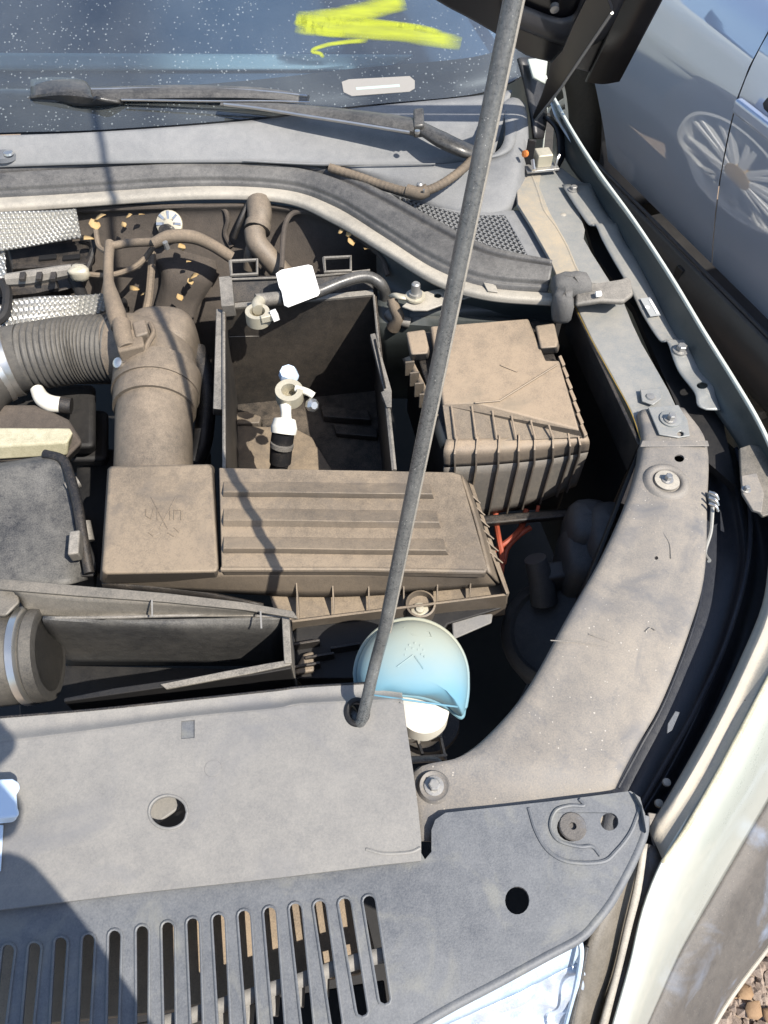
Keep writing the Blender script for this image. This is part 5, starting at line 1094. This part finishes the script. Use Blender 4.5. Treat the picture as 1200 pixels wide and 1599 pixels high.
# sloping front face, from the lid to the skirt
sheet('front_slope', [PL([(162, 905, za - .028), (345, 892, za - .006), (560, 891, za - .006), (760, 893, za - .006)]), PL([(165, 915, .86), (420, 930, .862), (580, 930, .862), (776, 915, .862)])], 'brown_plastic', ab, solid=.003, nu=24, nv=4)
sheet('left_underside', [PL([(160, 908, .872), (300, 920, .862), (412, 942, .856)]), PL([(165, 922, .84), (300, 935, .84), (412, 952, .84)])], 'black_plastic', ab, solid=.003, nu=10, nv=2)
sheet('right_slope', [PL([(722, 742, za - .004), (745, 815, za - .004), (764, 892, za - .004)]), PL([(732, 752, .868), (758, 828, .868), (782, 912, .868)])], 'brown_plastic', ab, solid=.003, nu=12, nv=3)
sk_ = slab('skirt_plate', PL([(420, 925), (780, 905), (728, 745), (736, 745), (796, 925), (792, 936), (456, 972), (430, 960)], .853), .004, 'brown_plastic', ab, bevel=.001)
frustum('skirt_front', PL([(455, 968), (790, 926), (793, 929), (456, 972)], .872), PL([(455, 984), (786, 958), (789, 961), (456, 988)], .835), 'brown_plastic', ab, bevel=.0008)
frustum('skirt_right', PL([(791, 928), (794, 926), (732, 765), (729, 767)], .875), PL([(789, 950), (792, 948), (734, 785), (731, 787)], .835), 'brown_plastic', ab, bevel=.0006)
def tri_rib(p, q, up_, mat='brown_plastic'):
    n = V((-(q - p).y, (q - p).x, 0)).normalized() * .0009
    a, b, c = p + Z * up_, p, q
    return frustum('rib', [a + n, b + n, c + n], [a - n, b - n, c - n], mat, sk_, bevel=.0002, seg=1)
for x, yt, yb in ((466, 915, 968), (521, 908, 960), (576, 905, 953), (630, 902, 948), (682, 902, 941), (733, 900, 934)):
    tri_rib(P(x, yt + 4, .860), P(x + 1, yb, .860), .026)
for i in range(6):
    t = i / 6; x0 = 734 + 40 * t; y0 = 782 + 112 * t; p = P(x0 - 5, y0 - 4, .864); q = P(x0 + 17 + 2 * t, y0 + 4, .868); tri_rib(p, q, .014)
frustum('lower_body', PL([(462, 978), (782, 945), (785, 950), (700, 975), (640, 1060), (460, 1060)], .85), PL([(462, 990), (782, 957), (785, 962), (700, 990), (640, 1075), (460, 1075)], .70), 'deep_black', ab, bevel=.003)
for k, (x, y) in enumerate(((478, 1010), (500, 1030), (478, 1045), (540, 1015))): box('lower_rib', P(x, y, .852), CR * .016, CA * .0015, Z * .012, 'black_plastic', ab)
lathe('screw_boss', P(656, 958, .845), V((0, -.05, 1)), [(.0165, -.02), (.0165, .026), (.0145, .027), (.0135, .018), (0, .018)], 'brown_plastic', ab, n=28, angle=35)
lathe('screw', P(656, 955, .863), Z, [(.0095, 0), (.0095, .003), (.005, .004), (.0045, .007), (0, .008)], 'cream_metal', ab, n=18, angle=30)
slab('side_tab', PL([(705, 965), (770, 958), (768, 972), (708, 998)], .846), .003, 'cover_plastic', ab)
# moulded emblem on the meter cover
cE = P(255, 800, za + .0022)
def arc(c, r, a0, a1, n=14): return [c + V((r * math.cos(math.radians(a0 + (a1 - a0) * i / n)), r * math.sin(math.radians(a0 + (a1 - a0) * i / n)), 0)) for i in range(n + 1)]
emb = []
for pts_ in (((236, 776), (262, 826)), ((275, 776), (249, 826)), ((228, 795), (228, 806), (236, 811), (240, 795)), ((246, 795), (246, 812)), ((266, 795), (266, 812)), ((272, 812), (272, 797), (283, 797), (283, 812)), ((240, 824), (232, 832), (240, 838), (250, 832)), ((262, 832), (272, 838), (280, 832), (272, 824))):
    tube('moulded_emblem', PL(pts_, za + .0021), .0007, 'brown_plastic', ab, n=5, smoothpath=False)
# small parts around the filter box
mb_ = thing('radiator_bracket', 'small black bracket with a tan lug between the duct and the filter box', 'bracket', P(500, 1030, .83))
frustum('bracket_body', PL([(458, 985), (548, 975), (552, 1010), (462, 1018)], .845), PL([(458, 995), (548, 985), (552, 1020), (462, 1028)], .80), 'black_plastic', mb_)
frustum('tan_lug', PL([(474, 1020), (490, 1016), (492, 1048), (458, 1054), (462, 1044)], .86), PL([(474, 1026), (490, 1022), (492, 1054), (458, 1060), (462, 1050)], .84), 'brown_plastic', mb_)

# ---- washer reservoir cap
wc = thing('washer_bottle', 'blue hinged washer bottle cap on a white filler neck', 'washer cap', P(650, 1090, .86))
cc = P(643, 1056, .925)
axc = V((.10, -.42, 1)).normalized()
R_ = .053
ax1 = axc.cross(V((0, 1, 0))).normalized(); ay1 = axc.cross(ax1)
def onc(u, v, h): return cc + ax1 * u + ay1 * v + axc * h
if ax1.x < 0: ax1 = -ax1
if ay1.y < 0: ay1 = -ay1
OUT = [(1.0, 0.0), (1.0, -.25), (.97, -.48), (.94, -.66), (.86, -.64), (.66, -.50), (.42, -.40), (.15, -.34), (-.15, -.32), (-.45, -.36), (-.75, -.42), (-.93, -.30), (-1.0, 0.0)]
ol = [V((a, b, 0)) for a, b in OUT]; ol = curve(ol, 48)
outl = [(p.x, p.y) for p in ol] + [(-math.cos(math.pi * k / 32), math.sin(math.pi * k / 32)) for k in range(1, 32)]
PRF = [(1.0, 0), (1.0, .005), (.985, .012), (.93, .0195), (.82, .026), (.66, .031), (.45, .034), (.2, .0355), (.02, .0358)]
vv = []; fq = []; no = len(outl)
for t, h in PRF:
    for a, b in outl:
        l_ = math.hypot(a, b); ea, eb = a / l_, b / l_ * (.45 if b < 0 else 1); k3 = t ** 4
        vv.append(onc(R_ * t * (ea * (1 - k3) + a * k3), R_ * t * (eb * (1 - k3) + b * k3), h - (.006 if (b < -.5 and t > .99) else 0)))
for i in range(len(PRF) - 1):
    for j in range(no): fq.append((i * no + j, i * no + (j + 1) % no, (i + 1) * no + (j + 1) % no, (i + 1) * no + j))
fq.append(tuple(range((len(PRF) - 1) * no, len(PRF) * no)))
obj('dome', vv, fq, 'cap_blue', wc, angle=60)
tube('cap_rim', [onc(a * R_ * 1.015, b * R_ * 1.015, .0005 - (.006 if b < -.5 else 0)) for a, b in outl + outl[:1]], .0027, 'cap_blue', wc, n=8, smoothpath=False)
def dome_h(r):
    pr_ = [(1.0, .004), (.985, .011), (.93, .019), (.80, .0265), (.60, .032), (.35, .0345), (.1, .0355), (0, .0355)]
    x = r / R_
    for (a, h), (b, g) in zip(pr_[:-1], pr_[1:]):
        if b <= x <= a: return g + (h - g) * (x - b) / (a - b)
    return .0355
def oc(u, v, e=.0003): return onc(u, v, dome_h(math.hypot(u, v)) + e)
tube('moulded_line', [oc(u, -.022 - .10 * u) for u in [(-.046 + .008 * k) for k in range(12)]], .0009, 'cap_blue', wc, n=6)
tube('wash_symbol', [oc(-.018, .008), oc(-.004, .019)], .0008, 'cap_blue', wc, n=5, smoothpath=False)
tube('wash_symbol', [oc(.006, .007), oc(-.002, .018)], .0008, 'cap_blue', wc, n=5, smoothpath=False)
for u, v in ((-.010, .024), (-.007, .028), (-.002, .030), (.003, .028), (.006, .024), (.004, .020), (-.004, .025), (.001, .024), (.007, .018), (-.011, .019)):
    lathe('spray_dot', oc(u, v, 0), axc, [(.0011, 0), (.001, .0008), (0, .001)], 'cap_blue', wc, n=8)
tube('wash_symbol', [oc(-.012, .047 - .003), oc(.012, .041), oc(.014, .036), oc(-.004, .037), oc(-.012, .044)], .0007, 'cap_blue', wc, n=5, smoothpath=False)
lathe('filler_neck', P(662, 1106, .905) - Z * .085, Z, [(.022, 0), (.022, .06), (.0245, .062), (.0245, .085), (.022, .086), (0, .086)], 'white_plastic', wc, n=36)
lathe('neck_ring', P(668, 1120, .86) - Z * .02, Z, [(.033, 0), (.034, .006), (.033, .012), (.029, .013)], 'black_plastic', wc, n=36)
gr = thing('grid_bracket', 'small black open grid bracket below the blue washer cap', 'bracket', P(670, 1160, .87))
gv = [boxgeo((P(x, y0, .872) + P(x + 14, y1, .872)) / 2, (P(x, y0, .872) - P(x + 14, y1, .872)) / 2, V((.0012, 0, 0)), Z * .006) for x, y0, y1 in ((646, 1135, 1180), (682, 1125, 1188))]
gv += [boxgeo((P(x0, y, .874) + P(x1, y - 4, .874)) / 2, (P(x1, y - 4, .874) - P(x0, y, .874)) / 2, V((0, .0012, 0)), Z * .006) for x0, x1, y in ((636, 690, 1156), (636, 698, 1186))]
v_, f_ = join_geo(gv); obj('grid', v_, f_, 'tray_edge', gr, smooth=False)
tube('round_lip', PL([(640, 1188), (670, 1186), (684, 1188), (688, 1196)], .90), .003, 'tray_edge', gr, n=8)
# ---- white plastic piece at left
wp = thing('white_plastic_piece', 'pale blue white plastic piece standing on the cover plate at the left edge', 'plastic piece', P(0, 1285, .956))
frustum('block', PL([(-30, 1218), (20, 1216), (30, 1222), (32, 1232), (26, 1240), (28, 1262), (31, 1268), (28, 1276), (-30, 1282)], .985), PL([(-30, 1222), (18, 1220), (27, 1226), (28, 1238), (24, 1246), (26, 1268), (28, 1276), (22, 1284), (-30, 1290)], .957), 'pale_blue', wp, bevel=.003)
slab('tail', PL([(-30, 1288), (5, 1288), (1, 1360), (-30, 1364)], .9555), .0015, 'pale_blue', wp, bevel=.0004)
# ================================================================== PARKED CAR BESIDE
n2 = V((-.934, -.358, 0)); u2 = V((-.358, .934, 0)); o2 = P(1200, 520, .45)
def C2(s, off, z): return o2 + u2 * s - n2 * off + Z * (z - o2.z)
def C2px(px, py, off=0): 
    q = PP(px, py, o2 - n2 * off, n2); return (q - o2).dot(u2), q.z
car2 = thing('parked_car', 'silver grey car parked alongside, its door reflecting the ground and a wheel', 'car', C2(.2, .8, 0))
prof2 = [(.44, .040), (.50, .024), (.58, .006), (.66, -.008), (.75, -.018), (.82, -.020), (.88, -.010), (.95, .018), (1.0, .052)]
sA, zA = C2px(928, 240)      # arch rear edge, sill
s_seam1, z_seam1 = C2px(1104, 370); s_seam2, z_seam2 = C2px(1184, 80)
sfront = C2px(926, 120)[0]
def side(name, s0, s1, z0, z1, mat, extra=0.0, nn=10):
    rows = []
    for k in range(nn + 1):
        z = z0 + (z1 - z0) * k / nn
        o_ = prof_at(z) + extra; rows.append([C2(s0(z) if callable(s0) else s0, o_, z), C2(((s0(z) if callable(s0) else s0) + (s1(z) if callable(s1) else s1)) / 2, o_, z), C2(s1(z) if callable(s1) else s1, o_, z)])
    return sheet(name, rows, mat, car2, solid=.0, nu=8, nv=nn * 2)
def prof_at(z):
    for (a, h), (b, g) in zip(prof2[:-1], prof2[1:]):
        if a <= z <= b: return h + (g - h) * (z - a) / (b - a)
    return prof2[0][1] if z < prof2[0][0] else prof2[-1][1] + (z - 1.0) * .4
seam = lambda z: s_seam1 + (s_seam2 - s_seam1) * (z - z_seam1) / (z_seam2 - z_seam1)
Ra = .40; sc = sA + .43; zc2 = .34
def arch(z):
    dz = z - zc2; return sc - math.sqrt(max(.0, .46 ** 2 - dz * dz)) if abs(dz) < .46 else sc - 0.0
side('front_wing', lambda z: seam(z) + .002, arch, .44, .80, 'silver_paint')
side('front_wing', lambda z: seam(z) + .002, lambda z: sc + .9, .80, 1.0, 'silver_paint')
side('door', lambda z: -1.0, lambda z: seam(z) - .002, .44, 1.0, 'silver_paint')
side('rear_door', lambda z: -2.2, lambda z: -1.004, .44, 1.0, 'silver_paint')
sheet('seam_gap', [[C2(seam(z) - .006, prof_at(z) + .006, z), C2(seam(z) + .006, prof_at(z) + .006, z)] for z in (.44, .6, .8, 1.0)], 'shadow_hole', car2, solid=.001)
# sill cladding
sheet('sill', [[C2(s, -.010, .445) for s in (-2.2, -1, 0, sA - .02)], [C2(s, -.030, .41) for s in (-2.2, -1, 0, sA - .02)], [C2(s, -.022, .34) for s in (-2.2, -1, 0, sA - .02)], [C2(s, .05, .24) for s in (-2.2, -1, 0, sA - .02)]], 'body_black', car2, solid=.003, nu=16, nv=12)
tube('sill_edge', [C2(s, -.006, .449) for s in (-2.2, -1, 0, sA - .02)], .005, 'liner', car2, n=8)
box('sill_joint', C2(C2px(1085, 400)[0], -.022, .38), u2 * .012, n2 * .012, Z * .05, 'deep_black', car2)
sheet('far_skin', [[C2(s, 1.6, .25), C2(s, 1.62, .6), C2(s, 1.58, 1.0)] for s in (-2.2, 0, sc + .9)], 'silver_paint', car2, solid=0, nu=4, nv=2)
slab('underbody', [C2(-2.2, .06, .26), C2(sc - .5, .06, .26), C2(sc - .5, 1.55, .26), C2(-2.2, 1.55, .26)], .03, 'deep_black', car2, bevel=0)
slab('bonnet', [C2(seam(1) + .1, .06, 1.02), C2(sc + .9, .10, .95), C2(sc + .9, 1.5, .95), C2(seam(1) + .1, 1.55, 1.02)], .02, 'silver_paint', car2)
# arch lining
sheet('arch_lining', [[C2(sc + .45 * math.cos(math.radians(a)), o_, zc2 + .45 * math.sin(math.radians(a))) for a in range(-10, 191, 20)] for o_ in (.02, .30, .6)], 'body_black', car2, solid=.002, nu=40, nv=3)
slab('arch_back', [C2(sc - .48, .35, .1), C2(sc + .48, .35, .1), C2(sc + .48, .35, .82), C2(sc - .48, .35, .82)], .01, 'body_black', car2, down=-n2 * .01)
# windows
sheet('window_line', [[C2(s, .008, 1.0) for s in (-2.2, -1, 0, seam(1.0))], [C2(s, .004, 1.02) for s in (-2.2, -1, 0, seam(1.0))]], 'body_black', car2, solid=.01, nu=6, nv=1)
sheet('side_window', [[C2(s, .04, 1.02) for s in (-2.2, -1, 0, seam(1.0) - .05)], [C2(s + .02, .44, 1.36) for s in (-2.2, -1, -.2, seam(1.0) - .7)]], 'glass_dark', car2, solid=.004, nu=6, nv=2)
slab('roof', [C2(-2.2, .46, 1.38), C2(-.3, .46, 1.38), C2(-.3, 1.3, 1.38), C2(-2.2, 1.3, 1.38)], .03, 'silver_paint', car2)
sh, zh = C2px(1192, 165)
box('door_handle', C2(sh - .06, prof_at(zh) - .03, zh), u2 * .085, n2 * .010, Z * .014, 'silver_paint', car2, bevel=.007, seg=3)
lathe('handle_recess', C2(sh - .06, prof_at(zh) + .002, zh), n2, [(.05, 0), (.04, .001), (0, .0015)], 'body_black', car2, n=24)
def wheel(parent, c, axis, r, spokes=10, w=.10):
    axis = axis.normalized()
    rim_ = lathe('wheel', c, axis, [(r * .67, -w * .8), (r * .70, w * .95), (r * .66, w * .98), (r * .63, w * .6), (r * .60, -w * .6)], 'alloy', parent, n=56, angle=60, ends=False); parent = rim_
    lathe('tyre', c, axis, [(r * .66, -w), (r * .92, -w * 1.05), (r, -w * .7), (r, w * .7), (r * .92, w * 1.02), (r * .72, w), (r * .66, w * .9)], 'tyre', parent, n=56, angle=60, ends=False)
    a = axis.cross(Z).normalized(); b = axis.cross(a)
    for k in range(spokes):
        for q in (-.09, .09):
            t = 2 * math.pi * k / spokes + q; d = a * math.cos(t) + b * math.sin(t); e = -a * math.sin(t) + b * math.cos(t)
            box('spoke', c + axis * (w * .62) + d * (r * .36), d * (r * .29), e * (r * .028), axis * .012, 'alloy', parent, bevel=.004)
    lathe('wheel_hub', c + axis * (w * .55), axis, [(r * .16, 0), (r * .15, .02), (r * .05, .026), (0, .026)], 'gold', parent, n=24)
    lathe('brake_disc', c + axis * (w * .1), axis, [(r * .5, 0), (r * .5, .01), (0, .01)], 'grey_metal', parent, n=32)
wheel(car2, C2(sc, .14, .34), n2, .34)

# ---- the near car's flank and front wheel (outside the frame, seen in the other car's paint)
nc = thing('near_car_body', 'pale flank sill and front wheel of the car being photographed', 'car body', V((.45, 1.7, .2)))
d0 = E[0]
flank = []
for (z, o_) in ((1.0, .00), (.95, .01), (.80, .02), (.62, .02), (.52, .01)):
    flank.append([V((d0.x + o_ + .0, d0.y + .06, z)), V((d0.x - .10 + o_, d0.y + 1.2, z)), V((d0.x - .25 + o_, d0.y + 2.6, z))])
sheet('flank', flank, 'fender_paint', nc, solid=.003, nu=10, nv=8)
wheel(nc, V((.35, 1.70, .39)), V((1, .16, 0)), .31)
slab('underbody', [V((-1.2, 1.3, .3)), V((.30, 1.3, .3)), V((.05, 4.0, .3)), V((-1.2, 4.0, .3))], .05, 'deep_black', nc, bevel=0)

# ================================================================== PERSON TAKING THE PICTURE
def person():
    t = thing('person', 'person in dark clothes leaning over the car front, holding up a phone', 'person', V((-.05, -.42, 0)))
    org = ORG[t]
    J = {'pelvis': ((-.20, -.42, .95), .15), 'waist': ((-.18, -.34, 1.14), .135), 'chest': ((-.13, -.21, 1.34), .16), 'neck0': ((-.11, -.18, 1.46), .07), 'neck': ((-.09, -.17, 1.53), .052),
         'shR': ((-.01, -.20, 1.40), .06), 'elR': ((.01, -.18, 1.25), .045), 'wrR': ((-.035, -.11, 1.43), .028),
         'shL': ((-.30, -.20, 1.40), .06), 'elL': ((-.30, -.12, 1.26), .045), 'wrL': ((-.13, -.11, 1.45), .028),
         'hipR': ((-.10, -.45, .88), .10), 'knR': ((-.06, -.50, .48), .06), 'anR': ((-.06, -.58, .09), .04), 'toR': ((-.06, -.46, .04), .035),
         'hipL': ((-.30, -.45, .88), .10), 'knL': ((-.32, -.50, .48), .06), 'anL': ((-.32, -.58, .09), .04), 'toL': ((-.32, -.46, .04), .035)}
    ed = [('pelvis', 'waist'), ('waist', 'chest'), ('chest', 'neck0'), ('neck0', 'neck'), ('chest', 'shR'), ('shR', 'elR'), ('elR', 'wrR'), ('chest', 'shL'), ('shL', 'elL'), ('elL', 'wrL'), ('pelvis', 'hipR'), ('hipR', 'knR'), ('knR', 'anR'), ('anR', 'toR'), ('pelvis', 'hipL'), ('hipL', 'knL'), ('knL', 'anL'), ('anL', 'toL')]
    ks = list(J); me = bpy.data.meshes.new('body'); me.from_pydata([tuple(V(J[k][0]) - org) for k in ks], [(ks.index(a), ks.index(b)) for a, b in ed], [])
    o = bpy.data.objects.new('body', me); COL.objects.link(o); o.parent = t; ORG[o] = org; me.materials.append(MATS['cloth'])
    md = o.modifiers.new('skin', 'SKIN'); sv = me.skin_vertices[0].data
    for i, k in enumerate(ks): sv[i].radius = (J[k][1], J[k][1] * (.75 if k in ('pelvis', 'waist', 'chest') else 1))
    sv[0].use_root = True; o.modifiers.new('sub', 'SUBSURF').levels = 2
    hc = V((-.08, -.17, 1.63))
    v = []; f = []; n = 20; m_ = 14
    for i in range(m_ + 1):
        th = math.pi * i / m_
        for j in range(n):
            ph = 2 * math.pi * j / n; x = .075 * math.sin(th) * math.cos(ph); y = .095 * math.sin(th) * math.sin(ph); z = .115 * math.cos(th)
            if y > 0 and abs(x) < .02 and -.03 < z < .02: y += .018
            if z < -.05: x *= .85; y *= .95
            v.append(hc + V((x, y, z)))
    for i in range(m_):
        for j in range(n): f.append((i * n + j, i * n + (j + 1) % n, (i + 1) * n + (j + 1) % n, (i + 1) * n + j))
    obj('head', v, f, 'skin', t, angle=80)
    for s in (-1, 1):
        lathe('eye', hc + V((s * .03, .083, .01)), V((0, 1, 0)), [(.012, 0), (.009, .005), (0, .007)], 'white_tag', t, n=12)
        lathe('ear', hc + V((s * .074, -.005, 0)), V((s, 0, 0)), [(.018, 0), (.022, .008), (.01, .012), (0, .010)], 'skin', t, n=12)
    lump('hair', hc + V((0, -.022, .045)), .080, .088, .085, 'body_black', t, n=20, m=10, amp=.02)
    for s, wr in ((1, V((-.035, -.11, 1.43))), (-1, V((-.13, -.11, 1.45)))):
        palm = V((-.070 + s * .050, -.055, 1.50)); lump('palm', (wr + palm) / 2 + V((0, 0, .01)), .022, .020, .05, 'skin', t, n=12, m=8, amp=.0)
        for k in range(4):
            b = palm + V((s * .004, -.006, -.010 + k * .016)); ln_ = (.030, .036, .034, .026)[k]
            tube('finger', [b, b + V((s * .012, .012, .004)), b + V((s * .006, .012 + ln_ * .2, .008)), b + V((-s * ln_ * .5, .014 + ln_ * .2, .008))], [.008, .0078, .0072, .006], 'skin', t, n=8)
        tube('thumb', [palm + V((0, -.008, -.022)), palm + V((-s * .012, -.016, -.008)), palm + V((-s * .024, -.016, .010))], [.009, .0085, .007], 'skin', t, n=8)
    ph_ = box('phone', V((-.034, -.055, 1.545)), V((.038, 0, 0)), V((0, .004 * .82, .004 * -.57)) , V((0, -.082 * -.57, .082 * .82)), 'body_black', None, bevel=.002)
    tag(ph_, 'black phone held up over the engine bay by the person', 'phone')
person()
print('OBJECTS', len(bpy.data.objects), 'TRIS', sum(len(m.loop_triangles) or len(m.polygons) * 2 for m in bpy.data.meshes))
